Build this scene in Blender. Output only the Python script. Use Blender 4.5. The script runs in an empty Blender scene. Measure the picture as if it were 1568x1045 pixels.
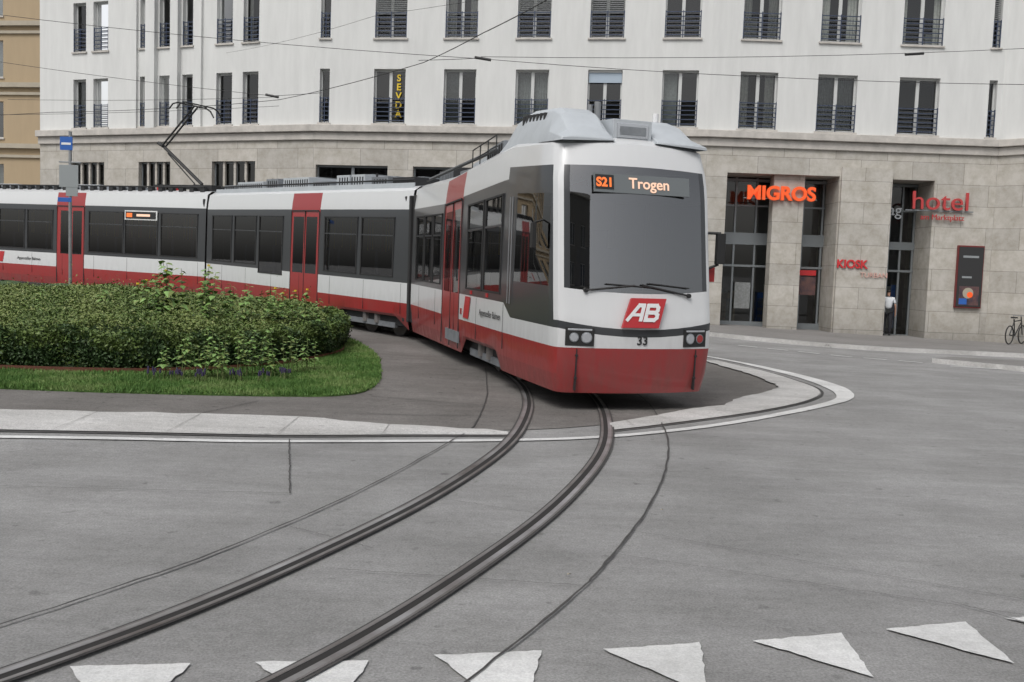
import bpy, bmesh, math, random
import numpy as np
from mathutils import Matrix, Vector
random.seed(7); rng=np.random.default_rng(11)
S=bpy.context.scene; COL=S.collection
# ---------------------------------------------------------------- materials
def mat(name,col,rough=.6,metal=0,var=0,vscale=3,bump=0,bscale=40,spec=.5,emis=None,detail=6,col2=None,coat=0):
    m=bpy.data.materials.new(name); m.use_nodes=True; nt=m.node_tree; N=nt.nodes; b=N['Principled BSDF']
    b.inputs['Base Color'].default_value=(*col,1); b.inputs['Roughness'].default_value=rough
    b.inputs['Metallic'].default_value=metal; b.inputs['Specular IOR Level'].default_value=spec
    b.inputs['Coat Weight'].default_value=coat; b.inputs['Coat Roughness'].default_value=.08
    tc=N.new('ShaderNodeTexCoord')
    if var>0 or col2:
        n=N.new('ShaderNodeTexNoise'); n.inputs['Scale'].default_value=vscale; n.inputs['Detail'].default_value=detail; n.inputs['Roughness'].default_value=.65
        nt.links.new(tc.outputs['Object'],n.inputs['Vector'])
        r=N.new('ShaderNodeValToRGB'); r.color_ramp.elements[0].position=.3; r.color_ramp.elements[1].position=.7
        c2=col2 or tuple(min(1,x*(1+var)) for x in col)
        c1=col if col2 else tuple(x*(1-var) for x in col)
        r.color_ramp.elements[0].color=(*c1,1); r.color_ramp.elements[1].color=(*c2,1)
        nt.links.new(n.outputs['Fac'],r.inputs['Fac']); nt.links.new(r.outputs['Color'],b.inputs['Base Color'])
    if bump>0:
        n2=N.new('ShaderNodeTexNoise'); n2.inputs['Scale'].default_value=bscale; n2.inputs['Detail'].default_value=4
        nt.links.new(tc.outputs['Object'],n2.inputs['Vector'])
        bp=N.new('ShaderNodeBump'); bp.inputs['Strength'].default_value=bump; bp.inputs['Distance'].default_value=.02
        nt.links.new(n2.outputs['Fac'],bp.inputs['Height']); nt.links.new(bp.outputs['Normal'],b.inputs['Normal'])
    if emis: b.inputs['Emission Color'].default_value=(*emis[0],1); b.inputs['Emission Strength'].default_value=emis[1]
    return m
def paintmat(name,col,dirt=(.10,.085,.07),amt=.35):   # vehicle paint with road grime gathering low on the body
    m=mat(name,col,.3,coat=.45); nt=m.node_tree; N=nt.nodes; L=nt.links; b=N['Principled BSDF']
    tc=N.new('ShaderNodeTexCoord'); mp=N.new('ShaderNodeMapping'); mp.inputs['Scale'].default_value=(3,3,.8); L.new(tc.outputs['Object'],mp.inputs[0])
    n=N.new('ShaderNodeTexNoise'); n.inputs['Scale'].default_value=2.5; n.inputs['Detail'].default_value=8; n.inputs['Roughness'].default_value=.7; L.new(mp.outputs[0],n.inputs[0])
    sp=N.new('ShaderNodeSeparateXYZ'); L.new(tc.outputs['Object'],sp.inputs[0])
    mr=N.new('ShaderNodeMapRange'); mr.inputs[1].default_value=1.3; mr.inputs[2].default_value=.25; mr.inputs[3].default_value=.08; mr.inputs[4].default_value=1; L.new(sp.outputs[2],mr.inputs[0])
    r=N.new('ShaderNodeMapRange'); r.inputs[1].default_value=.35; r.inputs[2].default_value=.7; L.new(n.outputs['Fac'],r.inputs[0])
    mu=N.new('ShaderNodeMath'); mu.operation='MULTIPLY'; L.new(mr.outputs[0],mu.inputs[0]); L.new(r.outputs[0],mu.inputs[1])
    m3=N.new('ShaderNodeMath'); m3.operation='MULTIPLY'; m3.inputs[1].default_value=amt; L.new(mu.outputs[0],m3.inputs[0])
    mx=N.new('ShaderNodeMix'); mx.data_type='RGBA'; L.new(m3.outputs[0],mx.inputs[0]); mx.inputs[6].default_value=(*col,1); mx.inputs[7].default_value=(*dirt,1)
    L.new(mx.outputs[2],b.inputs['Base Color'])
    ra=N.new('ShaderNodeMath'); ra.operation='MULTIPLY_ADD'; ra.inputs[1].default_value=1.2; ra.inputs[2].default_value=.28; L.new(m3.outputs[0],ra.inputs[0]); L.new(ra.outputs[0],b.inputs['Roughness'])
    return m
def glassmat(name,tint,ior=1.5,base=0.0,rough=.02,gcol=(1,1,1)):
    m=bpy.data.materials.new(name); m.use_nodes=True; nt=m.node_tree; N=nt.nodes; N.clear()
    o=N.new('ShaderNodeOutputMaterial'); t=N.new('ShaderNodeBsdfTransparent'); t.inputs[0].default_value=(*tint,1)
    g=N.new('ShaderNodeBsdfGlossy'); g.inputs['Roughness'].default_value=rough; g.inputs[0].default_value=(*gcol,1)
    f=N.new('ShaderNodeFresnel'); f.inputs[0].default_value=ior
    a=N.new('ShaderNodeMath'); a.operation='ADD'; a.inputs[1].default_value=base; a.use_clamp=True
    mx=N.new('ShaderNodeMixShader'); nt.links.new(f.outputs[0],a.inputs[0]); nt.links.new(a.outputs[0],mx.inputs[0])
    nt.links.new(t.outputs[0],mx.inputs[1]); nt.links.new(g.outputs[0],mx.inputs[2]); nt.links.new(mx.outputs[0],o.inputs[0])
    return m
def groundmat(name,c_lo,c_hi,speck=.35,patch=.25,rough=.85,big=.0):
    m=bpy.data.materials.new(name); m.use_nodes=True; nt=m.node_tree; N=nt.nodes; b=N['Principled BSDF']; L=nt.links
    tc=N.new('ShaderNodeTexCoord')
    def noise(s,d,r=.6,v=None):
        n=N.new('ShaderNodeTexNoise'); n.inputs['Scale'].default_value=s; n.inputs['Detail'].default_value=d; n.inputs['Roughness'].default_value=r
        L.new(v or tc.outputs['Object'],n.inputs['Vector']); return n
    def ramp(f,p0,p1,c0,c1):
        r=N.new('ShaderNodeValToRGB'); r.color_ramp.elements[0].position=p0; r.color_ramp.elements[1].position=p1; r.color_ramp.elements[0].color=(*c0,1); r.color_ramp.elements[1].color=(*c1,1); L.new(f,r.inputs['Fac']); return r.outputs[0]
    def mul(a,b_):
        mx=N.new('ShaderNodeMix'); mx.data_type='RGBA'; mx.blend_type='MULTIPLY'; mx.inputs[0].default_value=1; L.new(a,mx.inputs[6]); L.new(b_,mx.inputs[7]); return mx.outputs[2]
    base=ramp(noise(.35,8,.62).outputs['Fac'],.35,.66,c_lo,c_hi)
    n2=noise(70,4,.75); base=mul(base,ramp(n2.outputs['Fac'],.38,.62,(1-speck,)*3,(1+speck*.5,)*3))
    mp=N.new('ShaderNodeMapping'); mp.inputs['Rotation'].default_value=(0,0,.5); mp.inputs['Scale'].default_value=(.5,2.6,1); L.new(tc.outputs['Object'],mp.inputs[0])
    base=mul(base,ramp(noise(1.3,7,.75,mp.outputs[0]).outputs['Fac'],.3,.62,(1-patch,)*3,(1,1,1)))
    base=mul(base,ramp(noise(6.5,2,.5).outputs['Fac'],.25,.33,(1-patch*1.6,)*3,(1,1,1)))
    if big: 
        base=mul(base,ramp(noise(.9,3,.5).outputs['Fac'],.42,.58,(1-big,1-big,1-big*1.05),(1,1,1)))
        base=mul(base,ramp(noise(14,5,.7).outputs['Fac'],.35,.6,(1-big,)*3,(1+big*.3,)*3))
    L.new(base,b.inputs['Base Color'])
    b.inputs['Roughness'].default_value=rough; b.inputs['Specular IOR Level'].default_value=.35
    bp=N.new('ShaderNodeBump'); bp.inputs['Strength'].default_value=.4; bp.inputs['Distance'].default_value=.01
    L.new(n2.outputs['Fac'],bp.inputs['Height']); L.new(bp.outputs['Normal'],b.inputs['Normal'])
    return m
def stonemat(name,c1,c2,bw,bh,mort=(.2,.19,.17),ms=.008):
    m=bpy.data.materials.new(name); m.use_nodes=True; nt=m.node_tree; N=nt.nodes; b=N['Principled BSDF']; L=nt.links
    tc=N.new('ShaderNodeTexCoord'); sp=N.new('ShaderNodeSeparateXYZ'); cb=N.new('ShaderNodeCombineXYZ'); L.new(tc.outputs['Object'],sp.inputs[0])
    ad=N.new('ShaderNodeMath'); ad.operation='ADD'; L.new(sp.outputs[0],ad.inputs[0]); L.new(sp.outputs[1],ad.inputs[1])
    L.new(ad.outputs[0],cb.inputs[0]); L.new(sp.outputs[2],cb.inputs[1])
    br=N.new('ShaderNodeTexBrick'); br.inputs['Scale'].default_value=1; br.inputs['Brick Width'].default_value=bw; br.inputs['Row Height'].default_value=bh
    br.inputs['Mortar Size'].default_value=ms; br.inputs['Mortar Smooth'].default_value=.3; br.inputs['Color1'].default_value=(*c1,1); br.inputs['Color2'].default_value=(*c2,1); br.inputs['Mortar'].default_value=(*mort,1)
    br.inputs['Bias'].default_value=0; L.new(cb.outputs[0],br.inputs['Vector'])
    n=N.new('ShaderNodeTexNoise'); n.inputs['Scale'].default_value=2.2; n.inputs['Detail'].default_value=10; n.inputs['Roughness'].default_value=.75; L.new(tc.outputs['Object'],n.inputs[0])
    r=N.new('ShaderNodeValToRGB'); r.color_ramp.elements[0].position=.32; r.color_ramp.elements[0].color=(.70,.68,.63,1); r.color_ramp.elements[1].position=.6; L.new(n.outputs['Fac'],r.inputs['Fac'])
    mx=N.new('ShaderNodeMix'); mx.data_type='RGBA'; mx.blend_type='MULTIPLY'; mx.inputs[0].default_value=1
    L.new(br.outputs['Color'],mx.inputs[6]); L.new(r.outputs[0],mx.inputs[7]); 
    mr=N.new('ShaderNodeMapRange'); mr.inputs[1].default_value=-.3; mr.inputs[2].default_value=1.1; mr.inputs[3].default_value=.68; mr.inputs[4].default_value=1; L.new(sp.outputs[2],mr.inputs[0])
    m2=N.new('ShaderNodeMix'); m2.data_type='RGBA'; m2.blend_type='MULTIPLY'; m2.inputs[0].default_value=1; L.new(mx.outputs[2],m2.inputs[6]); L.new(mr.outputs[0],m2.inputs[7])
    L.new(m2.outputs[2],b.inputs['Base Color']); b.inputs['Roughness'].default_value=.8
    return m
def plastermat(name,col,streak=.09):
    m=bpy.data.materials.new(name); m.use_nodes=True; nt=m.node_tree; N=nt.nodes; b=N['Principled BSDF']; L=nt.links
    tc=N.new('ShaderNodeTexCoord'); mp=N.new('ShaderNodeMapping'); mp.inputs['Scale'].default_value=(2.0,2.0,.3); L.new(tc.outputs['Object'],mp.inputs[0])
    n=N.new('ShaderNodeTexNoise'); n.inputs['Scale'].default_value=1.2; n.inputs['Detail'].default_value=8; n.inputs['Roughness'].default_value=.65; L.new(mp.outputs[0],n.inputs[0])
    r=N.new('ShaderNodeValToRGB'); r.color_ramp.elements[0].position=.3; r.color_ramp.elements[1].position=.65
    r.color_ramp.elements[0].color=(*[c*(1-streak) for c in col],1); r.color_ramp.elements[1].color=(*col,1)
    L.new(n.outputs['Fac'],r.inputs['Fac']); L.new(r.outputs[0],b.inputs['Base Color']); b.inputs['Roughness'].default_value=.9
    n2=N.new('ShaderNodeTexNoise'); n2.inputs['Scale'].default_value=25; L.new(tc.outputs['Object'],n2.inputs[0]); bp=N.new('ShaderNodeBump'); bp.inputs['Strength'].default_value=.15; bp.inputs['Distance'].default_value=.01
    L.new(n2.outputs['Fac'],bp.inputs['Height']); L.new(bp.outputs[0],b.inputs['Normal'])
    return m
M={}
M['conc']=groundmat('road_concrete',(.275,.272,.268),(.355,.352,.347),.28,.2,big=.12)
M['apron']=groundmat('brown_asphalt',(.175,.163,.153),(.235,.222,.21),.33,.25,big=.14)
M['pave']=groundmat('pavement_asphalt',(.21,.203,.195),(.27,.26,.25),.3,.2)
M['granite']=groundmat('granite_kerb',(.50,.49,.475),(.66,.65,.635),.3,.2,big=.1)
M['paint']=groundmat('white_road_paint',(.68,.68,.67),(.80,.80,.79),.14,.2,rough=.6,big=.1)
M['tar']=mat('tar_joint',(.055,.052,.05),.75,0,.3,20)
M['steel']=mat('rail_steel',(.16,.14,.13),.38,.55,vscale=1.0,col2=(.55,.55,.56))
M['groove']=mat('rail_groove',(.02,.018,.017),.8)
M['rust']=mat('rail_side',(.13,.11,.10),.5,.4,vscale=2,col2=(.30,.29,.285))
M['edging']=mat('corten_edging',(.14,.05,.03),.8,0,.3,5)
M['turf']=mat('turf_base',(.07,.14,.03),.9,0,.35,3,.5,60)
M['white']=paintmat('tram_white_paint',(.66,.67,.675))
M['red']=paintmat('tram_red_paint',(.34,.030,.031))
M['redd']=paintmat('tram_red_skirt',(.29,.029,.03),amt=.5)
M['black']=mat('tram_anthracite',(.046,.049,.053),.28,coat=.35)
M['tglass']=glassmat('tram_glass',(.32,.33,.33),1.5,.06)
M['wglass']=glassmat('windscreen_glass',(.30,.31,.32),1.6,.17,rough=.01)
M['roofg']=mat('roof_grey',(.46,.49,.515),.45,0,.08,3)
M['equip']=mat('roof_equipment',(.22,.235,.25),.55,.2,.25,4)
M['dark']=mat('dark_rubber',(.026,.026,.027),.65)
M['inter']=mat('tram_interior',(.24,.24,.24),.8)
M['seat']=mat('seat_fabric',(.06,.075,.13),.9)
M['pole']=mat('grab_pole',(.5,.35,.05),.4)
M['lens']=mat('lamp_lens',(.55,.57,.6),.1,.5,coat=1)
M['amber']=mat('amber_display',(.5,.1,.02),.5,emis=((1,.22,.05),.75))
M['dispw']=mat('display_text',(.5,.40,.34),.5,emis=((1,.55,.34),.7))
M['disp']=mat('display_panel',(.15,.165,.17),.3)
M['inkblack']=mat('black_lettering',(.02,.02,.02),.5)
M['inkred']=mat('red_lettering',(.46,.03,.035),.4)
M['inkwhite']=mat('white_lettering',(.75,.75,.75),.4)
M['plaster']=plastermat('white_plaster',(.655,.66,.645),.12)
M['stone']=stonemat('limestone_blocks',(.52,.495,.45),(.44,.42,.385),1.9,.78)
M['cornice']=mat('cornice_stone',(.47,.445,.41),.8,0,.18,2.5)
M['frame']=mat('window_frame',(.52,.53,.52),.5)
M['frameg']=mat('shopfront_frame',(.22,.24,.25),.4,.3)
M['rail_b']=mat('balcony_rail',(.05,.065,.105),.4,.3)
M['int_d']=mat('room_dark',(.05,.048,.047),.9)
M['curtain']=mat('curtain',(.5,.49,.46),.9,0,.2,12)
M['curtaing']=mat('curtain_grey',(.22,.23,.23),.9,0,.25,12)
M['blind']=mat('blue_blind',(.36,.43,.50),.7)
M['wing']=glassmat('window_glass',(.7,.73,.72),1.5,.02)
M['ochre']=plastermat('ochre_plaster',(.40,.31,.20))
M['greyplaster']=plastermat('grey_plaster',(.16,.155,.145))
M['ochtrim']=mat('ochre_trim',(.38,.34,.27),.8,0,.1,2)
M['orange']=mat('orange_sign',(.75,.09,.015),.4,emis=((1,.13,.03),.3))
M['hred']=mat('red_sign_letters',(.45,.05,.05),.4)
M['kred']=mat('kiosk_red',(.55,.03,.035),.5)
M['pink']=mat('faded_pink',(.60,.36,.31),.6)
M['grey']=mat('galvanised_steel',(.30,.31,.32),.45,.6,.1,6)
M['signback']=mat('sign_back_grey',(.30,.32,.33),.5,.3)
M['blue']=mat('sign_blue',(.03,.12,.42),.4)
M['yellow']=mat('yellow_paint',(.7,.5,.03),.5)
M['wire']=mat('wire',(.04,.04,.04),.5,.5)
M['skin']=mat('skin',(.42,.24,.17),.6)
M['shirt']=mat('shirt_white',(.6,.62,.64),.9)
M['trouser']=mat('trousers_dark',(.02,.02,.025),.9)
M['hair']=mat('hair_dark',(.02,.014,.01),.7)
M['poster']=mat('poster_print',(.03,.03,.05),.3,0,0,3.2,col2=(.20,.10,.08))
M['posterf']=mat('poster_frame_red',(.16,.02,.02),.4)
M['tyre']=mat('tyre',(.02,.02,.02),.7)
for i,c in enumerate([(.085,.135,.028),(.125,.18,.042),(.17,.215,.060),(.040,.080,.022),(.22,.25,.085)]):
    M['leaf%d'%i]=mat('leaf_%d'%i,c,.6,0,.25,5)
M['leafbig']=mat('leaf_broad',(.18,.31,.085),.5,0,.3,9)
M['stem']=mat('stem',(.14,.18,.06),.8)
M['lav']=mat('lavender_bloom',(.05,.04,.09),.9)
for i,c in enumerate([(.075,.165,.03),(.115,.215,.045),(.17,.25,.075)]): M['gr%d'%i]=mat('grass_%d'%i,c,.7)
# ---------------------------------------------------------------- helpers
def empty(name,loc=(0,0,0),rot=(0,0,0),parent=None):
    e=bpy.data.objects.new(name,None); COL.objects.link(e); e.location=loc; e.rotation_euler=rot; e.parent=parent; return e
def mk(name,V,Fc,mats,mi=None,parent=None,loc=None,rot=None,smooth=None):
    me=bpy.data.meshes.new(name); me.from_pydata([tuple(v) for v in V],[],[tuple(f) for f in Fc])
    for m in mats: me.materials.append(M[m])
    if mi is not None: me.polygons.foreach_set('material_index',mi)
    ob=bpy.data.objects.new(name,me); COL.objects.link(ob)
    if loc: ob.location=loc
    if rot: ob.rotation_euler=rot
    ob.parent=parent
    if smooth is not None:
        me.polygons.foreach_set('use_smooth',[True]*len(me.polygons))
        me.set_sharp_from_angle(angle=math.radians(smooth))
    me.update(); return ob
class Acc:
    def __init__(s): s.V=[];s.F=[];s.I=[];s.m=[]
    def mid(s,m):
        if m not in s.m: s.m.append(m)
        return s.m.index(m)
    def quad(s,a,b,c,d,m): n=len(s.V); s.V+=[a,b,c,d]; s.F.append((n,n+1,n+2,n+3)); s.I.append(s.mid(m))
    def box(s,x0,x1,y0,y1,z0,z1,m,T=None):
        n=len(s.V); P=[(x,y,z) for z in (z0,z1) for y in (y0,y1) for x in (x0,x1)]
        if T is not None: P=[tuple(T@Vector(p)) for p in P]
        s.V+=P
        for f in [(0,2,3,1),(4,5,7,6),(0,1,5,4),(2,6,7,3),(0,4,6,2),(1,3,7,5)]: s.F.append(tuple(n+i for i in f)); s.I.append(s.mid(m))
    def tube(s,p,q,r,m,seg=8,r2=None):
        p=Vector(p);q=Vector(q); d=(q-p); 
        if d.length<1e-6: return
        d.normalize(); up=Vector((0,0,1)) if abs(d.z)<.9 else Vector((1,0,0)); a=d.cross(up).normalized(); b=d.cross(a); n=len(s.V)
        for c,rr in ((p,r),(q,r2 or r)):
            for i in range(seg):
                t=2*math.pi*i/seg; s.V.append(tuple(c+a*math.cos(t)*rr+b*math.sin(t)*rr))
        for i in range(seg):
            j=(i+1)%seg; s.F.append((n+i,n+j,n+seg+j,n+seg+i)); s.I.append(s.mid(m))
        s.F.append(tuple(n+i for i in range(seg))[::-1]); s.I.append(s.mid(m)); s.F.append(tuple(n+seg+i for i in range(seg))); s.I.append(s.mid(m))
    def make(s,name,parent=None,loc=None,rot=None,smooth=None,bevel=0):
        o=mk(name,s.V,s.F,s.m,s.I,parent,loc,rot,smooth)
        bm=bmesh.new(); bm.from_mesh(o.data); bmesh.ops.recalc_face_normals(bm,faces=bm.faces); bm.to_mesh(o.data); bm.free()
        if bevel:
            b=o.modifiers.new('b','BEVEL'); b.width=bevel; b.segments=2; b.limit_method='ANGLE'
        return o
def text(name,body,size,m,loc,rot,parent=None,ext=.01,align='CENTER',bold=0,shear=0,sx=1):
    c=bpy.data.curves.new(name,'FONT'); c.body=body; c.size=size; c.extrude=ext; c.align_x=align; c.offset=bold; c.shear=shear
    c.materials.append(M[m]); o=bpy.data.objects.new(name,c); COL.objects.link(o); o.location=loc; o.rotation_euler=rot; o.parent=parent; o.scale=(sx,1,1); return o
def gz(x,y):
    return .022*min(32,max(0,-.8*x+.6*y-8))-.02*min(25,max(0,.5*x+.87*y-20))
def smoothline(P,n=10):
    P=[np.array(p,float) for p in P]; P=[2*P[0]-P[1]]+P+[2*P[-1]-P[-2]]; out=[]
    for i in range(1,len(P)-2):
        p0,p1,p2,p3=P[i-1:i+3]
        for k in range(n):
            t=k/n; out.append(.5*((2*p1)+(-p0+p2)*t+(2*p0-5*p1+4*p2-p3)*t*t+(-p0+3*p1-3*p2+p3)*t**3))
    out.append(P[-2]); return np.array(out)
def resample(P,n):
    P=np.array(P); d=np.r_[0,np.cumsum(np.hypot(*np.diff(P,axis=0).T))]; t=np.linspace(0,d[-1],n); return np.c_[np.interp(t,d,P[:,0]),np.interp(t,d,P[:,1])]
def relax(P,w):
    k=np.ones(2*w+1)/(2*w+1); Q=P.copy()
    for c in (0,1): Q[w:-w,c]=np.convolve(P[:,c],k,'valid')
    return Q
def offs(P,o):
    T=np.gradient(P,axis=0); T/=np.hypot(T[:,0],T[:,1])[:,None]; N=np.c_[T[:,1],-T[:,0]]; o=np.asarray(o)
    return P+N*(o[:,None] if o.ndim else o)
def strip(acc,A,B,off,m,across=1,off2=None):
    n=len(A); b=len(acc.V); k=across+1
    for i in range(n):
        for j in range(k):
            t=j/across; x,y=A[i]*(1-t)+B[i]*t; acc.V.append((x,y,gz(x,y)+off+((off2-off)*t if off2 is not None else 0)))
    for i in range(n-1):
        for j in range(across):
            q=b+i*k+j; acc.F.append((q,q+1,q+k+1,q+k)); acc.I.append(acc.mid(m))
# ---------------------------------------------------------------- ground
def axis(lo,hi,flo,fhi,st): 
    a=list(np.arange(flo,fhi+1e-6,st)); x=fhi; s=st
    while x<hi: s*=1.6; x+=s; a.append(x)
    x=flo; s=st
    while x>lo: s*=1.6; x-=s; a.insert(0,x)
    return a
xs=axis(-900,900,-32,32,.5); ys=axis(-900,900,-4,48,.5)
V=[(x,y,gz(x,y)) for y in ys for x in xs]; nx=len(xs)
Fc=[(j*nx+i,j*nx+i+1,(j+1)*nx+i+1,(j+1)*nx+i) for j in range(len(ys)-1) for i in range(nx-1)]
mk('ground',V,Fc,['conc'])
A=resample(smoothline([(-16,8.2),(-10,9.6),(-5.7,10.6),(-2.6,11.1),(-.6,10.85),(.6,11.2),(1.7,12.1),(3.1,13.7),(4.3,15.6),(4.65,17.6),(4.5,19.3),(4.0,21),(2.5,24),(-1,28),(-6,32.6),(-14,37.5),(-30,46)]),160)
B=resample(np.array([(-16,16),(-7,16),(-5,18),(-6,21),(-16,27),(-30,33)],float),160)
a=Acc(); strip(a,A,B,.008,'apron',34); a.make('asphalt_apron')
a=Acc()
I1=resample(smoothline([(-16,8.25),(-10,9.65),(-5.7,10.62),(-2.6,11.15),(-1.7,11.0),(-.6,10.85),(0,10.72)]),60)
O1=resample(smoothline([(-16,7.3),(-10,8.65),(-5.1,9.62),(-2.3,10.1),(-1.2,10.35),(0,10.58)]),60)
strip(a,O1,I1+rng.normal(0,.02,I1.shape),.018,'granite',2,.03)
I2=resample(smoothline([(1.2,11.6),(1.6,12),(2.4,13.0),(3.05,13.6),(3.3,14.2),(4.2,15.5),(4.5,16.2),(4.5,17.6),(4.35,18.9),(4.05,20.3)]),60)
O2=resample(smoothline([(1.2,11.15),(1.8,11.65),(3.35,13.1),(4.55,14.6),(5.1,15.9),(5.1,17.4),(4.9,19.0),(4.4,20.6)]),60)
strip(a,O2,I2+rng.normal(0,.02,I2.shape),.018,'granite',2,.03); a.make('granite_kerb_rim')
a=Acc(); strip(a,offs(O1,.02),offs(O1,.075),.014,'tar'); strip(a,offs(O2,.02),offs(O2,.06),.014,'tar')
for O_,I_ in ((O1,I1),(O2,I2)):
    for i in range(2,58,4):
        P=np.array([O_[i]*(1-t)+I_[i]*t for t in (0,.5,1)]); strip(a,offs(P,-.003),offs(P,.003),.034,'rust')
W=smoothline([(-16,6.9),(-10,8.15),(-4.95,9.31),(-2.25,9.77),(-.13,10.25),(1.02,10.68),(2.12,11.45),(3.13,12.4),(4.52,13.98),(5.3,15.2),(5.55,16.8),(5.3,18.9),(4.6,21.2),(3,24)],12)
wd=np.interp(np.arange(len(W)),[0,80,100,118,140,len(W)],[.12,.13,.18,.36,.22,.12])+rng.normal(0,.004,len(W))
a2=Acc(); strip(a2,offs(W,-wd/2),offs(W,wd/2),.012,'paint')
jL=smoothline([(-.45,17),(-.37,14.92),(-.33,13.55),(-.41,11.07),(-.58,10.19),(-1.16,7.82),(-1.81,5.94),(-2.47,4.64),(-3.2,3.3),(-4.5,1)])
jR=smoothline([(1.7,17),(1.95,14.06),(1.84,11.31),(1.56,9.35),(1.15,7.6),(.65,6.02),(.36,5.27),(-.13,4.21),(-.7,3.0),(-2,.8)])
jr=rng.normal(0,.003,len(jL)); jw=rng.uniform(.005,.010,len(jL))
strip(a,offs(jL,-jw+jr),offs(jL,jw+jr),.02,'tar'); jr=rng.normal(0,.003,len(jR)); jw=rng.uniform(.006,.011,len(jR)); strip(a,offs(jR,-jw+jr),offs(jR,jw+jr),.02,'tar')
def seg(p,q,w,o=.016,ac=None,m='tar'):
    P=np.array([np.array(p)*(1-t)+np.array(q)*t for t in np.linspace(0,1,40)]); P=P+rng.normal(0,.004,P.shape)*(w<.03); strip(ac or a,offs(P,-w/2),offs(P,w/2),o,m)
seg((-2.27,9.9),(-1.72,7.55),.011); seg((-1.72,7.55),(-5.5,7.4),.006); seg((-1.5,6.6),(-.85,6.15),.005); seg((-1.0,5.7),(.45,5.55),.005)
seg((.9,6.8),(4.8,4.6),.004); seg((1.5,8.9),(4.5,9.3),.003); seg((.75,6.2),(3.2,5.2),.004); seg((-.6,7.6),(.4,7.1),.004); seg((2.6,5.5),(3.6,4.4),.006)
for t in [(-.34,12.8,-1.9,13.1),(-.36,11.9,-2.2,11.6),(-.4,14.5,-2,14.9),(-.6,16.5,-2.2,17),(-3.2,12.2,-3.6,11.1),(1.85,13.0,3.3,13.9),(1.9,15,4.2,16.4)]: seg(t[:2],t[2:],.012)
a.make('road_joint_seams')
a2.make('road_edge_line')
a=Acc()
for T in [((-1.93,4.2),(-1.41,4.28),(-1.5,3.65)),((-1.13,4.32),(-.61,4.38),(-.7,3.82)),((-.32,4.47),(.2,4.57),(.09,3.85)),((.5,4.61),(1,4.74),(.92,4.14)),((1.28,4.79),(1.78,4.94),(1.74,4.39)),((2.04,5.02),(2.54,5.18),(2.52,4.61)),((2.8,5.25),(3.3,5.4),(3.3,4.85)),((-2.75,4.08),(-2.2,4.15),(-2.3,3.55))]:
    n=len(a.V); k=0; T=[np.array(t) for t in T]; pts=[]
    for i in range(3):
        for t in np.linspace(0,1,14)[:-1]: p=T[i]*(1-t)+T[(i+1)%3]*t+rng.normal(0,.0035,2); pts.append(p)
    a.V+=[(x,y,gz(x,y)+.012) for x,y in pts]; a.F.append(tuple(range(n,n+len(pts)))); a.I.append(a.mid('paint'))
a.make('road_yield_markings')
C=smoothline([(-4.6,-1),(-2.95,1.9),(-1.45,4.22),(-1.13,4.83),(-.80,5.6),(-.38,6.68),(-.16,7.3),(.16,8.45),(.39,9.4),(.57,10.43),(.70,11.88),(.76,13.4),(.60,15.6),(-.1,18.6),(-1.3,22),(-4.4,26.3),(-8.9,30.8),(-16,34.7),(-26,40)],14)
C=relax(relax(resample(C,600),7),7); a=Acc()
for sgn in (-1,1):
    def st(o0,o1,z,m): strip(a,offs(C,sgn*o0),offs(C,sgn*o1),z,m)
    st(.585,.565,.0225,'tar'); st(.565,.55,.0255,'rust'); st(.55,.512,.026,'steel'); st(.512,.462,.024,'groove'); st(.462,.435,.026,'rust'); st(.435,.42,.0225,'tar')
a.make('tram_track')
a=Acc()
K=smoothline([(-40,50),(-26,44.5),(-14,39.5),(-6,36.3),(1,33.6),(5.2,31.0),(7.6,29.0),(9.8,28.1),(14.9,27.9),(26,27),(45,24)]); K=resample(K,140)
Bk=resample(np.array([(-40,60),(-26,50),(-21,46),(-8,41),(7,39),(18,39),(45,39)],float),140)
strip(a,K,Bk,.12,'pave',20); strip(a,offs(K,.005),K,-.05,'granite',1,.124); strip(a,offs(K,.004),offs(K,-.16),.124,'granite'); a.make('pavement')
a=Acc(); isl=[(10.3,23.6),(11.3,24.6),(22,22.6),(22,20.2),(11.6,21.9)]
n=len(a.V); a.V+=[(x,y,gz(x,y)-.05) for x,y in isl]+[(x,y,gz(x,y)+.12) for x,y in isl]; k=len(isl)
for i in range(k): a.F.append((n+i,n+(i+1)%k,n+k+(i+1)%k,n+k+i)); a.I.append(a.mid('granite'))
a.F.append(tuple(range(n+k,n+2*k))); a.I.append(a.mid('pave')); a.make('traffic_island')
a=Acc()
for i in range(6):
    t0=i/6; t1=t0+.11; p=lambda t:(6.2+4.0*t,26.4-3.2*t); seg(p(t0),p(t1),.14,.012,a,'paint')
seg((10.3,22.6),(20,19.6),.14,.012,a,'paint'); a.make('road_lane_dashes')
def poly_slab(name,P,z0,z1,mt,ms):
    n=len(P); V=[(x,y,gz(x,y)+z0) for x,y in P]+[(x,y,gz(x,y)+z1) for x,y in P]
    F=[(i,(i+1)%n,n+(i+1)%n,n+i) for i in range(n)]+[tuple(range(n,2*n))]; return mk(name,V,F,[mt,ms],[1]*n+[0])
gp=smoothline([(-16,11.35),(-10,11.85),(-6.5,12.1),(-4.9,12.28),(-3.2,12.62),(-2.3,13.0),(-2.0,13.8),(-2.1,15.4),(-2.6,18.2),(-3.6,21),(-5.5,24.5),(-9,27.5),(-18,31)],8)
gp=[tuple(p) for p in gp]+[(-18,11.5)]
lawn=poly_slab('lawn',gp,-.02,.035,'turf','turf')
HP=[(-17,13.0),(-10,13.3),(-7.3,13.65),(-5.9,13.9),(-5.1,14.25),(-4.3,15.0),(-3.8,15.9),(-3.4,17.2),(-3.35,18.6),(-3.9,21),(-6,24.0),(-10,26.5),(-17,29)]
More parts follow.
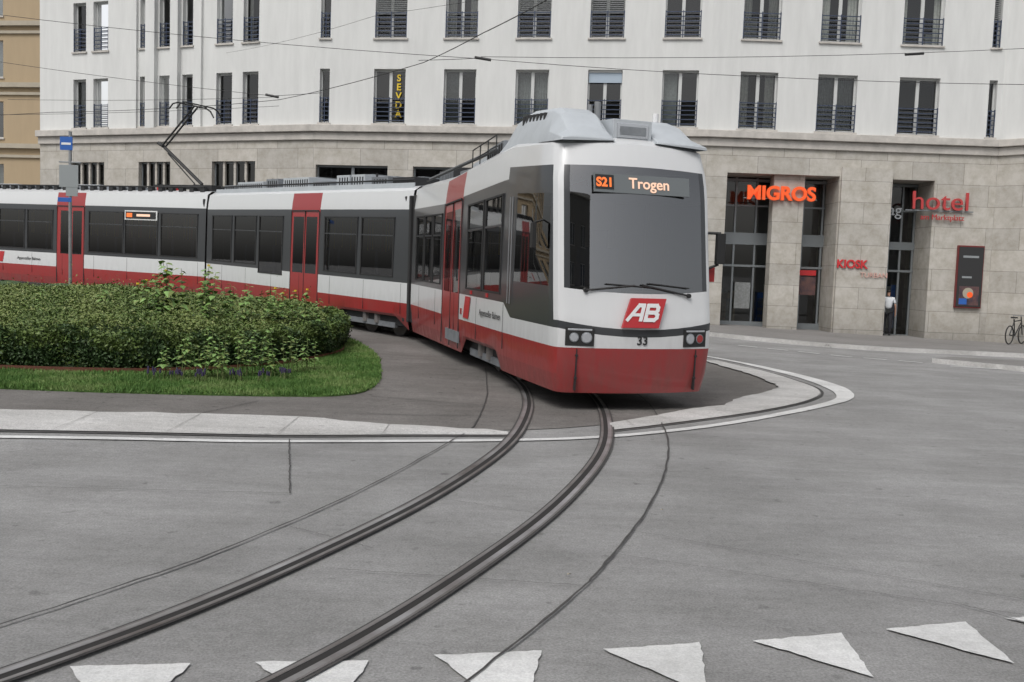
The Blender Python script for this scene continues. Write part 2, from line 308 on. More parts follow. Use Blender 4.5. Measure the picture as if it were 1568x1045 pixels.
def inpoly(P,x,y):
    c=np.zeros(len(x),bool); j=len(P)-1
    for i in range(len(P)):
        xi,yi=P[i];xj,yj=P[j]; c^=((yi>y)!=(yj>y))&(x<(xj-xi)*(y-yi)/(yj-yi+1e-12)+xi); j=i
    return c
def dist(P,x,y):
    d=np.full(len(x),1e9)
    for i in range(len(P)):
        ax,ay=P[i];bx,by=P[(i+1)%len(P)]; ex,ey=bx-ax,by-ay; t=np.clip(((x-ax)*ex+(y-ay)*ey)/(ex*ex+ey*ey),0,1); d=np.minimum(d,np.hypot(x-ax-t*ex,y-ay-t*ey))
    return d
gzv=np.vectorize(gz)
def wob(x,y): return .10*np.sin(1.3*x+.6*y)+.07*np.sin(2.9*x-1.7*y+1)+.04*np.sin(6.1*x+5.3*y)
N=90000; x=rng.uniform(-10,-1.9,N*3); y=11.8+rng.uniform(0,1,N*3)**1.6*9; k=inpoly(gp,x,y)&~inpoly(HP,x,y)&(x>-.56*y-.3); x=x[k][:N];y=y[k][:N]; n=len(x)
x=x+rng.normal(0,.025,n); y=y+rng.normal(0,.025,n)
pt=wob(x*2.3,y*2.9)+rng.normal(0,.07,n)
z=gzv(x,y)+.03; hgt=rng.uniform(.025,.07,n)*(1+1.5*np.clip(pt,0,.2)); an=rng.uniform(0,6.28,n); w=.006+.004*rng.random(n)+.0006*(y-12)
V=np.zeros((n,3,3)); V[:,0]=np.c_[x-np.cos(an)*w,y-np.sin(an)*w,z];V[:,1]=np.c_[x+np.cos(an)*w,y+np.sin(an)*w,z];V[:,2]=np.c_[x+rng.normal(0,.02,n),y+rng.normal(0,.02,n),z+hgt]
g=mk('grass',V.reshape(-1,3).tolist(),np.arange(3*n).reshape(-1,3).tolist(),['gr0','gr1','gr2'],np.where(pt<-.06,2,np.where(pt<.05,1,0)).astype(np.int32))
def hh(x,y,d): return (.60+.65*wob(x,y))*np.clip(d/.40,0,1)**.45
hx,hy=np.meshgrid(np.arange(-17,-3,.2),np.arange(12.8,29,.2)); sh=hx.shape; fx=hx.ravel();fy=hy.ravel(); ins=inpoly(HP,fx,fy); d=dist(HP,fx,fy)*ins
zz=np.where(ins,hh(fx,fy,np.maximum(d-.1,0))-.12,-.1)+gzv(fx,fy)+.08
Fq=[(j*sh[1]+i,j*sh[1]+i+1,(j+1)*sh[1]+i+1,(j+1)*sh[1]+i) for j in range(sh[0]-1) for i in range(sh[1]-1) if ins[j*sh[1]+i] or ins[(j+1)*sh[1]+i+1]]
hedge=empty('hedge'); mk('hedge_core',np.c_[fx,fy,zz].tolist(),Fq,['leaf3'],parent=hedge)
def leaves(name,x,y,z,size,mi,mats,parent,flat=.6,asp=.55):
    n=len(x); nrm=rng.normal(0,1,(n,3)); nrm[:,2]=np.abs(nrm[:,2])+flat; nrm/=np.linalg.norm(nrm,axis=1)[:,None]
    r=rng.normal(0,1,(n,3)); u=np.cross(nrm,r); u/=np.linalg.norm(u,axis=1)[:,None]; v=np.cross(nrm,u); c=np.c_[x,y,z]; s=size[:,None]
    V=np.stack([c-u*s,c+v*s*asp*.9-u*s*.1,c+u*s,c-v*s*asp*.9-u*s*.1],1).reshape(-1,3)
    return mk(name,V.tolist(),np.arange(4*n).reshape(-1,4).tolist(),mats,mi.astype(np.int32),parent)
N=140000; x=rng.uniform(-12.5,-3.2,N*3); y=13+rng.uniform(0,1,N*3)**1.5*11; k=inpoly(HP,x,y)&(x>-.56*y-.5); x=x[k][:N];y=y[k][:N]; d=dist(HP,x,y)
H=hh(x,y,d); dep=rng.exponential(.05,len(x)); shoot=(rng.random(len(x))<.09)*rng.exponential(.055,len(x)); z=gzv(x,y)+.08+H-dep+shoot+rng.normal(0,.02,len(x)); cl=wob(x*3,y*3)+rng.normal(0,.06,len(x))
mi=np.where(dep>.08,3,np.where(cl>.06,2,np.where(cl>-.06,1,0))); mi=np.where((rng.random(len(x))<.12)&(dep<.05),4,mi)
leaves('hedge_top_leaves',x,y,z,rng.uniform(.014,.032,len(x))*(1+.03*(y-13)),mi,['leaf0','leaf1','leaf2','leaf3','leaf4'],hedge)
P=resample(smoothline(HP[1:11],8),1000); NS=70000; ii=rng.integers(0,1000,NS); tt=rng.uniform(-.02,.14,NS); Nn=np.gradient(P,axis=0); Nn/=np.hypot(Nn[:,0],Nn[:,1])[:,None]; Nn=np.c_[-Nn[:,1],Nn[:,0]]
zt=rng.uniform(0,.56,NS); bul=.07*np.sin(zt*5)+.05*np.sin(ii*.05)+.03*np.sin(ii*.13+zt*6)
x=P[ii,0]+Nn[ii,0]*(tt-bul)+rng.normal(0,.03,NS); y=P[ii,1]+Nn[ii,1]*(tt-bul)+rng.normal(0,.03,NS); z=gzv(x,y)+.09+zt+.05*np.sin(ii*.09)
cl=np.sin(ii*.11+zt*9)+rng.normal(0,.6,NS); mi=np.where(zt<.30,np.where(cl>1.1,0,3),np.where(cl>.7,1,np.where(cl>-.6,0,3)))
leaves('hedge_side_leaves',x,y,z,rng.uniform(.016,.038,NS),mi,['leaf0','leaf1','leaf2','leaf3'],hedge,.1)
a=Acc(); E=resample(smoothline([(p[0]+.0,p[1]-.14) if p[0]<-5 else (p[0]+.12,p[1]-.03) for p in HP[:10]],8),90)
strip(a,E,E,.03,'edging',1,.115); a.make('flowerbed_edging')
def plant(name,x,y,h,nst,leaf,spread,mleaf='leafbig',lavender=False,t0=.25):
    a=Acc(); z0=gz(x,y)+.03
    for s_ in range(nst):
        bx,by=x+random.uniform(-spread,spread),y+random.uniform(-spread,spread); tx,ty=bx+random.uniform(-.13,.13)*h,by+random.uniform(-.1,.1)*h; hh_=h*random.uniform(.72,1)
        a.tube((bx,by,z0),(tx,ty,z0+hh_),.008,'stem',5,.004)
        nl=int(hh_*(1-t0)/(.03 if leaf<.15 else .04)) if not lavender else int(hh_/.04)
        for i in range(nl):
            t=(0 if lavender else t0)+(1-(0 if lavender else t0))*(i+1)/nl
            c=Vector((bx+(tx-bx)*t,by+(ty-by)*t,z0+hh_*t)); an=i*2.4+random.random(); L=leaf*(1.35-.75*t)*random.uniform(.6,1.1)
            dr=Vector((math.cos(an),math.sin(an),random.uniform(-.35,.35))).normalized(); sd=dr.cross(Vector((0,0,1))).normalized()*L*.40; up=Vector((0,0,-.14*L))
            n=len(a.V); a.V+=[tuple(c),tuple(c+dr*L*.4+sd),tuple(c+dr*L+up*2),tuple(c+dr*L*.4-sd),tuple(c+dr*L*.5+Vector((0,0,.05*L)))]
            for f in ((0,1,4),(1,2,4),(2,3,4),(3,0,4)): a.F.append(tuple(n+q for q in f)); a.I.append(a.mid(mleaf if random.random()<.7 else 'leaf2'))
        if lavender: a.tube((tx,ty,z0+hh_*.7),(tx,ty,z0+hh_*1.05),.014,'lav',5)
        elif random.random()<.15 and leaf>.15: a.tube((tx,ty,z0+hh_),(tx,ty,z0+hh_+.03),.025,'yellow',6)
    return a.make(name)
for (px,py,ph,ns,lf) in [(-6.15,16.4,1.45,5,.24),(-5.75,16.5,1.72,5,.26),(-5.3,16.6,1.62,5,.24),(-6.5,16.9,1.40,4,.2),(-5.0,17.0,1.35,4,.2),(-4.7,17.4,1.25,4,.2),(-4.3,17.6,1.36,5,.2),(-3.95,17.8,1.22,5,.18),(-3.7,18.0,1.0,4,.15),(-7.4,17.4,1.15,3,.18),(-8.3,17.0,1.0,3,.15)]: plant('wild_plant',px,py,ph,ns,lf,.16,t0=.5)
for (px,py,ph) in [(-4.85,13.5,.55),(-4.6,13.55,.72),(-4.2,13.75,.85),(-3.95,13.95,.78),(-4.1,13.6,.5),(-3.6,14.3,.85),(-3.38,14.7,.66),(-4.4,13.7,.6),(-3.8,14.1,.75),(-3.2,15.2,.55),(-3.5,14.1,.5)]: plant('wild_plant',px,py,ph,4,.125,.10,t0=.3)
for px,py in [(-4.95,13.25),(-4.6,13.3),(-4.3,13.35),(-3.85,13.5),(-3.5,13.7),(-3.3,14.0)]: plant('lavender_plant',px,py,.2,9,.03,.09,'leaf3',True)
# ---------------------------------------------------------------- tram
tram=empty('tram')
NW=1.10
LV=[.25,.5,.85,1.10,1.20,1.30,1.42,1.63,2.85,3.05,3.22,3.50,3.62,3.68]
INS=[.07,.02,0,0,0,0,0,0,.01,.015,.03,.07,.24,.7]
FA=[.07,.03,0,0,0,.02,.04,.07,.25,.29,.33,.43,.66,1.15]
DIP=[0,0,0,.1,.1,.09,.08,.06,0,0,-.02,-.04,-.04,0]
def build_car(name,loc,rot,L,cols,raised,glass,doors,nose):
    e=empty(name,loc,rot,tram); cols=sorted(set(cols+[L])); V=[];rows=[]
    fcols=[-1,-.94,-.87,-.7,-.5,-.25,0,.25,.5,.7,.87,.94,1] if nose else [-1,1]
    def w(a):
        if not nose: return 1.2
        return float(np.interp(a,[0,.28,.8,1.5,2.4],[NW,NW+.035,1.16,1.185,1.2]))
    for k,z in enumerate(LV):
        row=[]; fa=FA[k] if nose else 0
        def sidepts(sg):
            pts=[]
            for c in cols:
                aa=c
                if nose:
                    if c==2.15: aa=2.0 if k<=3 else (2.0+.35*(z-1.1)/.2 if z<1.3 else 2.35)
                    aa=max(aa,fa+.30+.02*cols.index(c))
                zz=z
                if k<=1 and any(r0<=c<=r1 for r0,r1 in raised): zz=.52+.06*k
                b=w(aa)*(1-INS[k]/1.2)
                pts.append((sg*b,aa,zz))
            return pts
        left=sidepts(-1)[::-1]; right=sidepts(1)
        if nose:
            left.append((-(NW+.035)*(1-INS[k]/1.2),fa+.27,z)); right.insert(0,((NW+.035)*(1-INS[k]/1.2),fa+.27,z))
        fr=[(f*NW*(1-INS[k]/1.2),fa+.15*f*f+(.03 if abs(f)==1 else 0),z-DIP[k]*(1-f*f) if nose else z) for f in fcols]
        row=left+fr+right; rows.append(len(V)); V+=row; n=len(row)
        if k==0: nl=len(left)
    F=[];I=[]; MT=['white','red','black','tglass','roofg','dark','wglass','redd']
    ac=cols[::-1]
    for k in range(len(LV)-1):
        zm=(LV[k]+LV[k+1])/2
        for i in range(n-1):
            q=(rows[k]+i,rows[k]+i+1,rows[k+1]+i+1,rows[k+1]+i)
            m=0
            isfront=nl<=i<nl+len(fcols)-1
            if k>=12: m=4
            elif isfront:
                if nose:
                    f=abs(fcols[i-nl]+fcols[i-nl+1])/2
                    if zm<.85: m=7
                    elif 1.1<zm<1.2: m=2
                    elif 1.63<zm<3.22 and f<.94: m=6 if (f<.87 and zm<3.22) else 2
                else: m=5
            else:
                j=i if i<nl else n-1-i-1
                if j<len(cols)-1: a0,a1=ac[j+1],ac[j]
                elif nose and j==len(cols)-1: a0,a1=.28,cols[0]
                else: a0,a1=0,.28
                am=(a0+a1)/2
                if zm<.85: m=1
                elif nose and a1<=.28: m=2 if 1.1<zm<1.2 else 0
                elif nose and am<2.15:
                    if 1.1<zm<3.22: m=2
                elif zm<1.30: m=0
                elif zm<3.05: m=2
                if zm<.5: m=7
                for g0,g1,h0,h1 in glass:
                    if g0<=am<=g1 and h0<=zm<=h1: m=3
                for d0,d1 in doors:
                    if d0<=am<=d1 and zm<3.5:
                        t=(am-d0)/(d1-d0); m=3 if (1.30<zm<2.85 and (.1<t<.44 or .56<t<.9)) else 1
            F.append(q);I.append(m)
    t=rows[-1]
    for i in range(n//2): 
        j=n-1-i
        if i+1<=j-1: F.append((t+i,t+i+1,t+j-1,t+j) if i+1!=j-1 else (t+i,t+i+1,t+j)); I.append(4)
    for k in range(len(LV)-1): F.append((rows[k],rows[k+1],rows[k+1]+n-1,rows[k]+n-1)); I.append(5)
    o=mk('body',V,F,MT,I,e,smooth=32)
    a=Acc(); f0=.55 if nose else .05
    a.box(-1.1,1.1,f0+.1,L-.05,.6,1.0,'inter'); a.box(-1.05,1.05,f0+.3,L-.05,2.9,2.98,'inter')
    y=2.6 if nose else .6
    while y<L-1:
        if not any(d0-.5<y<d1+.1 for d0,d1 in doors):
            for sx in (-1,1): a.box(min(sx*.25,sx*1.08),max(sx*.25,sx*1.08),y,y+.12,1.0,2.0,'seat'); a.box(min(sx*.25,sx*1.08),max(sx*.25,sx*1.08),y,y+.5,1.35,1.45,'seat')
        a.tube((.3,y+.06,1.0),(.3,y+.06,2.9),.018,'pole'); y+=.85
    if nose:
        a.box(-.95,.95,.45,.95,.9,1.5,'dark'); a.box(-.75,-.1,.5,.9,1.5,1.62,'equip'); a.box(.15,.7,.55,.9,1.5,1.58,'equip')
        a.box(-1.08,1.08,2.25,2.3,1.0,2.9,'inter'); a.box(-.35,.25,1.45,1.58,1.0,2.15,'seat'); a.box(-.18,.08,1.47,1.56,2.15,2.4,'seat'); a.box(-.35,.25,1.1,1.5,1.3,1.4,'seat')
        a.box(.5,1.0,2.2,2.24,1.0,2.8,'black'); a.box(-.95,-.5,2.2,2.24,1.6,2.7,'black')
    a.make('interior',e)
    a=Acc()
    for g0,g1,h0,h1 in glass:
        if nose and g1<2.2: continue
        for sx in (-1,1):
            x0,x1=sorted((sx*1.192,sx*1.212)); a.box(x0,x1,g0-.02,g1+.02,2.40,2.43,'black'); 
            for zz in (h0,h1-.0): a.box(x0,x1,g0-.03,g1+.03,zz-.015,zz+.015,'dark')
            for yy in (g0,g1): a.box(x0,x1,yy-.02,yy+.02,h0,h1,'dark')
    for d0,d1 in doors:
        dm=(d0+d1)/2
        for sx in (-1,1):
            x0,x1=sorted((sx*1.192,sx*1.206))
            for yy in (d0+.02,dm,d1-.02): a.box(x0,x1,yy-.012,yy+.012,.32,3.0,'dark')
            x0,x1=sorted((sx*1.19,sx*1.215)); a.box(x0,x1,d0+.05,d1-.05,3.0,3.03,'dark')
    for yy in np.arange(2.35 if nose else .3,L-.2,1.55):
        for sx in (-1,1):
            x0,x1=sorted((sx*1.19,sx*1.2025)); a.box(x0,x1,yy-.004,yy+.004,.6,1.28,'dark')
    a.box(-1.0,1.0,.3 if nose else .1,L-.1,.30,.6,'dark')
    a.make('trim',e)
    a=Acc()
    for r0,r1 in raised:
        c=(r0+r1)/2; a.box(-.95,.95,c-.9,c+.9,.25,.55,'dark')
        for yy in (c-.6,c+.6):
            a.tube((-.62,yy,.33),(-.5,yy,.33),.33,'rust',20); a.tube((.5,yy,.33),(.62,yy,.33),.33,'rust',20)
        for sx in (-1,1): a.box(sx*.98-.05,sx*.98+.05,c-1.0,c+1.0,.24,.36,'equip'); a.tube((sx*1.0,c-.25,.3),(sx*1.0,c-.25,.55),.09,'rust'); a.tube((sx*1.0,c+.25,.3),(sx*1.0,c+.25,.55),.09,'rust')
    a.make('bogie',e)
    return e
lead=build_car('lead_car',(1.69,12.69,0),(.0135,0,math.radians(17.4)),9.4,
  [.5,1.25,1.9,2.15,2.55,2.9,3.5,3.62,4.6,4.75,5.05,5.17,5.65,5.8,6.28,6.4,6.6,7.3,7.4,8.1,8.2,8.95],
  [(2.9,4.75)],[(.5,1.9,1.63,2.85),(2.55,3.5,1.42,2.85),(3.62,4.6,1.42,2.85),(6.6,7.3,1.42,2.85),(7.4,8.1,1.42,2.85),(8.2,8.95,1.42,2.85)],[(5.05,6.4)],True)
mid=build_car('middle_car',(-1.45,22.25,.13),(.022,0,math.radians(41.2)),10.7,
  [.01,.55,.65,2.0,2.2,2.9,3.7,3.97,4.1,4.65,4.77,5.32,5.45,5.9,7.25,7.45,8.8,9.0,10.3],
  [(.55,2.9)],[(.65,2.0,1.42,2.85),(2.2,3.7,1.42,2.85),(5.9,7.25,1.20,2.85),(7.45,8.8,1.42,2.85),(9.0,10.3,1.42,2.85)],[(3.97,5.45)],False)
rear=build_car('rear_car',(-8.95,30.75,.40),(.016,0,math.radians(62.6)),15.5,
  [.01,.35,1.9,2.05,3.5,3.6,5.2,5.42,5.55,6.0,6.12,6.6,6.8,7.0,8.3,8.45,9.8,10.0,12,12.2,14.5],
  [(11,14)],[(.35,1.9,1.42,2.85),(2.05,3.5,1.42,2.85),(3.6,5.2,1.42,2.85),(7.0,8.3,1.42,2.85),(8.45,9.8,1.42,2.85),(10,12,1.42,2.85),(12.2,14.5,1.42,2.85)],[(5.42,6.8)],False)
def bellows(loc,ang,parent):
    a=Acc()
    for i in range(9):
        y=-.5+i*.125; s=.0 if i%2 else .07
        a.box(-1.02-s,1.02+s,y-.05,y+.05,.45,3.17+s,'dark')
    a.box(-.95,.95,-.6,.6,.5,3.1,'black'); a.make('articulation_bellows',parent,loc,(0,0,ang),bevel=.02)
bellows((-1.28,21.75,.12),math.radians(29),tram); bellows((-8.7,30.45,.38),math.radians(52),tram)
def pod(x0,x1,name,hs=1):
    st=[(.46,3.58,3.60),(.66,3.58,3.72),(1.0,3.58,3.95),(1.25,3.58,4.02),(2.3,3.5,4.03),(2.9,3.4,4.0),(3.4,3.4,3.8),(3.9,3.4,3.6)]
    V=[];F=[]; out=-1 if x0<0 else 1; xi,xo=(x1,x0) if out<0 else (x0,x1)
    for y,zb,zt in st:
        zt=zb+(zt-zb)*hs; h=zt-zb; V+=[(xi,y,zb),(xi+(xo-xi)*.04,y,zb+h*.85),(xi+(xo-xi)*.12,y,zt),(xi+(xo-xi)*.66,y,zt),(xi+(xo-xi)*.78,y,zb+h*.9),(xi+(xo-xi)*.97,y,zb+h*.25),(xo,y,zb-.04)]
    k=7
    for i in range(len(st)-1):
        for j in range(k-1): F.append((i*k+j,i*k+j+1,(i+1)*k+j+1,(i+1)*k+j))
    F.append(tuple(range(k))); F.append(tuple(range(len(V)-k,len(V))))
    o=mk(name,V,F,['roofg'],None,lead,smooth=18)
    bm=bmesh.new(); bm.from_mesh(o.data); bmesh.ops.recalc_face_normals(bm,faces=bm.faces); bm.to_mesh(o.data); bm.free()
    b=o.modifiers.new('b','BEVEL'); b.width=.012; b.segments=2; b.limit_method='ANGLE'
pod(-1.07,-.30,'roof_fairing_a'); pod(.30,1.07,'roof_fairing_b',.8)
a=Acc(); a.box(-.31,.31,1.3,3.6,3.5,3.84,'roofg')
a.box(-.28,.28,.60,1.2,3.60,3.88,'roofg'); a.box(-.23,.23,.585,.605,3.64,3.83,'lens'); a.box(-.19,.19,.575,.59,3.68,3.79,'equip')
for i in range(7): a.box(-.95,-.82,1.5+i*.16,1.57+i*.16,3.84,3.96,'dark')
a.tube((.0,1.9,3.8),(.0,1.9,4.2),.05,'grey',10); a.tube((-.12,1.9,3.8),(-.12,1.9,4.15),.04,'grey',10); a.tube((.80,1.6,3.7),(.80,1.6,4.08),.045,'inkwhite',10)
a.box(-.8,.8,4.0,5.0,3.55,3.90,'equip'); a.box(-.7,.7,5.2,6.3,3.55,3.86,'roofg'); a.box(-.7,.7,6.5,7.3,3.55,3.80,'equip'); a.box(-.75,.75,7.6,8.9,3.55,3.92,'dark')
for i in range(9): a.box(-.765,-.75,7.65+i*.14,7.71+i*.14,3.66,3.88,'equip')
for i in range(7): a.box(-.815,-.80,4.06+i*.13,4.12+i*.13,3.66,3.86,'dark')
a.tube((-.95,4.0,3.70),(-.95,9.2,3.70),.022,'dark'); a.tube((-.90,4.0,3.76),(-.90,9.2,3.76),.018,'grey')
for i in range(5): a.tube((-.4+.2*i,7.35,3.7),(-.4+.2*i,7.35,3.95),.035,'inkred' if i%2 else 'equip')
for sx in (-.95,.95):
    a.tube((sx,3.9,3.95),(sx,5.4,3.95),.012,'dark',6); a.tube((sx,3.9,3.77),(sx,5.4,3.77),.01,'dark',6)
    for yy in (3.9,4.4,4.9,5.4): a.tube((sx,yy,3.5),(sx,yy,3.95),.012,'dark',6)
a.make('roof_equipment',lead,bevel=.012)
a=Acc()
for sx in (-1,1):
    T=Matrix.Translation((sx*.83,.088,1.0))@Matrix.Rotation(sx*math.radians(13.5),4,'Z')
    a.box(-.19,.19,-.010,.05,-.125,.115,'inkblack',T)
    for (cx,mm,r_) in ((-.09*sx,'lens',.062),(.075*sx,'red' if sx>0 else 'lens',.052)):
        p=T@Vector((cx,-.012,-.015)); q=T@Vector((cx,-.022,-.015)); a.tube(p,q,r_+.012,'equip',20); a.tube(T@Vector((cx,-.02,-.015)),T@Vector((cx,-.027,-.015)),r_,mm,20)
    a.box(-.16,.16,-.018,-.010,.075,.10,'lens',T)
a.make('headlights',lead,bevel=.006)
a=Acc()
for sx in (-.86,.86): a.box(sx-.005,sx+.005,.085,.16,.29,.84,'dark'); a.tube((sx,.085,.45),(sx,.12,.45),.018,'dark',10); a.tube((sx,.075,.75),(sx,.12,.75),.018,'dark',10)
a.make('skirt_seams',lead)
a=Acc()
def fy_(b,z): return float(np.interp(z,LV,FA))+.15*(b/NW)**2-.025
def wip(p,q,r):
    a.tube((p[0],fy_(*p),p[1]),(q[0],fy_(*q),q[1]),r,'inkblack',6)
wip((-.76,1.60),(-.10,1.68),.014); wip((.72,1.56),(.0,1.69),.014); wip((-.50,1.69),(.15,1.66),.010); wip((.1,1.71),(.72,1.66),.010)
for b_,z_ in ((-.76,1.60),(.72,1.56)): a.tube((b_,fy_(b_,z_)-.01,z_),(b_,fy_(b_,z_)+.06,z_),.03,'inkblack',10)
a.make('wipers',lead)
TD=Matrix.Translation((0,.268,3.0))@Matrix.Rotation(math.radians(-11),4,'X')
a=Acc(); a.box(-.66,.72,-.004,.02,-.12,.13,'disp',TD); a.box(-.64,-.38,-.010,-.004,-.08,.11,'inkblack',TD); a.make('destination_display',lead)
def onT(T,x,y,z): return tuple(T@Vector((x,y,z)))
tr=(math.radians(90-11),0,0)
text('route_text','S21',.165,'amber',onT(TD,-.51,-.014,-.045),tr,lead,.002,bold=.006); text('destination_text','Trogen',.20,'dispw',onT(TD,.13,-.010,-.05),tr,lead,.002,bold=.003)
text('unit_number','33',.16,'inkblack',(.02,-.008,.905),(math.radians(90),0,0),lead,.003,bold=.003)
TL=Matrix.Translation((.02,-.03,1.33))@Matrix.Rotation(math.radians(-9),4,'X')
a=Acc(); a.V+=[onT(TL,x,y,z) for y in (0,.05) for x,z in ((-.32,-.20),(.20,-.20),(.32,.19),(-.18,.19))]; a.F+=[(0,1,2,3),(4,7,6,5),(0,4,5,1),(1,5,6,2),(2,6,7,3),(3,7,4,0)]; a.I=[a.mid('inkred')]*6; a.make('front_logo',lead)
a=Acc(); lz=[0]
def stroke(pts,w=.026):
    for p,q in zip(pts,pts[1:]):
        dx,dz=q[0]-p[0],q[1]-p[1]; L=math.hypot(dx,dz); nx_,nz_=-dz/L*w,dx/L*w; ex,ez=dx/L*w*.8,dz/L*w*.8
        c=[(p[0]-ex+nx_,p[1]-ez+nz_),(q[0]+ex+nx_,q[1]+ez+nz_),(q[0]+ex-nx_,q[1]+ez-nz_),(p[0]-ex-nx_,p[1]-ez-nz_)]; lz[0]+=.0004
        n=len(a.V); a.V+=[onT(TL,x+.28*z,-.007-lz[0],z) for x,z in c]; a.F.append((n,n+1,n+2,n+3)); a.I.append(a.mid('inkwhite'))
stroke([(-.22,-.095),(-.10,.095),(-.035,.095),(-.035,-.095)]); stroke([(-.15,-.03),(-.035,-.03)],.02)
stroke([(.03,-.095),(.03,.095),(.15,.095),(.175,.065),(.175,.03),(.15,.003),(.03,.003)]); stroke([(.15,.003),(.185,-.03),(.185,-.065),(.155,-.095),(.03,-.095)])
a.make('logo_letters',lead)
def sidetext(parent,body,size,y,z,m,dx=-1.213): return text('side_lettering',body,size,m,(dx,y,z),(math.radians(90),0,math.radians(-90)),parent,.001)
sidetext(lead,'Appenzeller Bahnen',.15,3.05,1.02,'inkblack')
a=Acc(); a.V+=[(-1.212,4.72,.90),(-1.212,4.36,.90),(-1.212,4.24,1.28),(-1.212,4.60,1.28)]; a.F.append((0,1,2,3)); a.I.append(a.mid('inkred')); a.make('side_logo',lead)
sidetext(rear,'Appenzeller Bahnen',.15,8.2,1.02,'inkblack')
a=Acc(); a.V+=[(-1.212,10.0,.90),(-1.212,9.6,.90),(-1.212,9.5,1.26),(-1.212,9.9,1.26)]; a.F.append((0,1,2,3)); a.I.append(a.mid('inkred'))
a.box(-1.225,-1.19,2.05,3.5,2.60,2.92,'inkwhite'); a.box(-1.235,-1.2,2.1,3.45,2.64,2.88,'dark'); a.box(-1.24,-1.2,3.15,3.40,2.69,2.83,'amber'); a.box(-1.24,-1.2,2.35,2.95,2.72,2.80,'dispw'); a.make('side_display',rear)
a=Acc(); a.box(-1.33,-1.27,.70,.80,2.12,2.45,'inkblack'); a.tube((-1.14,.8,2.5),(-1.30,.76,2.45),.014,'inkblack')
a.box(1.22,1.34,.30,.38,2.0,2.42,'inkblack'); a.tube((1.08,.4,2.42),(1.28,.34,2.42),.02,'inkblack'); a.tube((1.10,.45,1.9),(1.28,.36,2.0),.02,'inkblack'); a.box(1.14,1.28,.45,.5,1.75,1.95,'red'); a.make('mirrors',lead,bevel=.02)
a=Acc(); a.box(-1.21,-1.19,4.85,4.95,.95,1.05,'red'); a.box(-1.213,-1.19,5.0,6.0,.42,.62,'equip')
for yy in (2.0,2.12): a.tube((-1.215,yy,1.3),(-1.215,yy,2.8),.010,'grey',6)
a.box(-1.215,-1.19,3.2,3.3,1.33,1.39,'inkred'); a.box(-1.215,-1.19,4.2,4.28,1.33,1.39,'inkred'); a.make('side_fittings',lead)
a=Acc()
for (y0,y1,h,m) in [(.4,1.3,3.86,'dark'),(1.5,2.2,3.9,'equip'),(2.5,3.1,3.98,'roofg'),(3.2,3.8,3.98,'roofg'),(4.1,5.0,3.84,'equip'),(5.2,6.6,3.98,'roofg'),(6.9,7.6,3.98,'equip'),(7.8,9.4,3.92,'roofg'),(9.6,10.3,3.84,'equip')]:
    a.box(-.85,.75,y0,y1,3.6,h,m)
    k=int((y1-y0)/.12)
    for i in range(k): a.box(-.865,-.85,y0+.06+i*.12,y0+.10+i*.12,3.68,h-.06,'dark')
    a.box(-.55,.5,y0+.1,y1-.1,h,h+.035,'equip')
a.tube((-.95,.3,3.78),(-.95,10.3,3.78),.025,'dark')
for yy in (2.35,3.95,6.75,7.7,9.5): a.tube((-.6,yy,3.6),(-.6,yy,4.02),.03,'dark'); a.tube((0,yy,3.6),(0,yy,4.0),.04,'inkred')
for sx in (-1.0,1.0): a.box(sx-.02,sx+.02,.2,10.5,3.5,3.70,'roofg')
a.make('roof_equipment',mid,bevel=.02)
a=Acc()
for (y0,y1,h,m) in [(.2,1.1,3.85,'dark'),(3.6,4.6,3.78,'equip'),(5.2,6.8,3.82,'roofg'),(7.2,9.0,3.78,'equip'),(9.4,11,3.82,'roofg'),(11.5,13.5,3.8,'equip')]: a.box(-.8,.7,y0,y1,3.5,h,m)
for y in np.arange(.3,12,.45): a.box(-1.0,-.85,y,y+.18,3.55,3.78,'dark')
a.tube((-1.0,.3,3.76),(-1.0,14,3.76),.025,'dark'); a.make('roof_equipment',rear,bevel=.02)
for car,sy,sv in ((lead,[0,.5,2.4,6.5],[1,1.0,1.05,.93]),(mid,[0,1],[.93,.93]),(rear,[0,1],[.93,.93])):
    for o in car.children:
        if o.type!='MESH': continue
        for v in o.data.vertices:
            if v.co.z>1.3: v.co.z=1.3+(v.co.z-1.3)*float(np.interp(v.co.y,sy,sv))
a=Acc(); by=1.4
for sx in (-.4,.4): a.box(sx-.03,sx+.03,by-.2,by+1.7,3.62,3.70,'inkblack')
for yy in (by-.1,by+1.5): 
    a.box(-.45,.45,yy-.03,yy+.03,3.66,3.72,'inkblack')
    for sx in (-.4,.4): a.tube((sx,yy,3.4),(sx,yy,3.65),.06,'inkred',8)
K_=(0,by+1.75,4.98); a.tube((0,by,3.75),K_,.055,'inkblack'); a.tube((-.22,by+.1,3.75),(0,by+1.55,4.75),.02,'inkblack')
for sx in (-.08,.08): a.tube((sx,K_[1],K_[2]),(sx,by+.35,6.22),.03,'inkblack')
a.tube((0,K_[1],K_[2]),(0,by+2.0,5.1),.06,'inkblack')
for dy in (-.16,.16):
    pts=[(-.95,by+.35+dy,6.02),(-.8,by+.35+dy,6.2),(-.6,by+.35+dy,6.27),(.6,by+.35+dy,6.27),(.8,by+.35+dy,6.2),(.95,by+.35+dy,6.02)]
    for p,q in zip(pts,pts[1:]): a.tube(p,q,.024,'inkblack',6)
for sx in (-.3,.3): a.tube((sx,by+.19,6.24),(sx,by+.51,6.24),.02,'inkblack',6)
a.make('pantograph',rear)
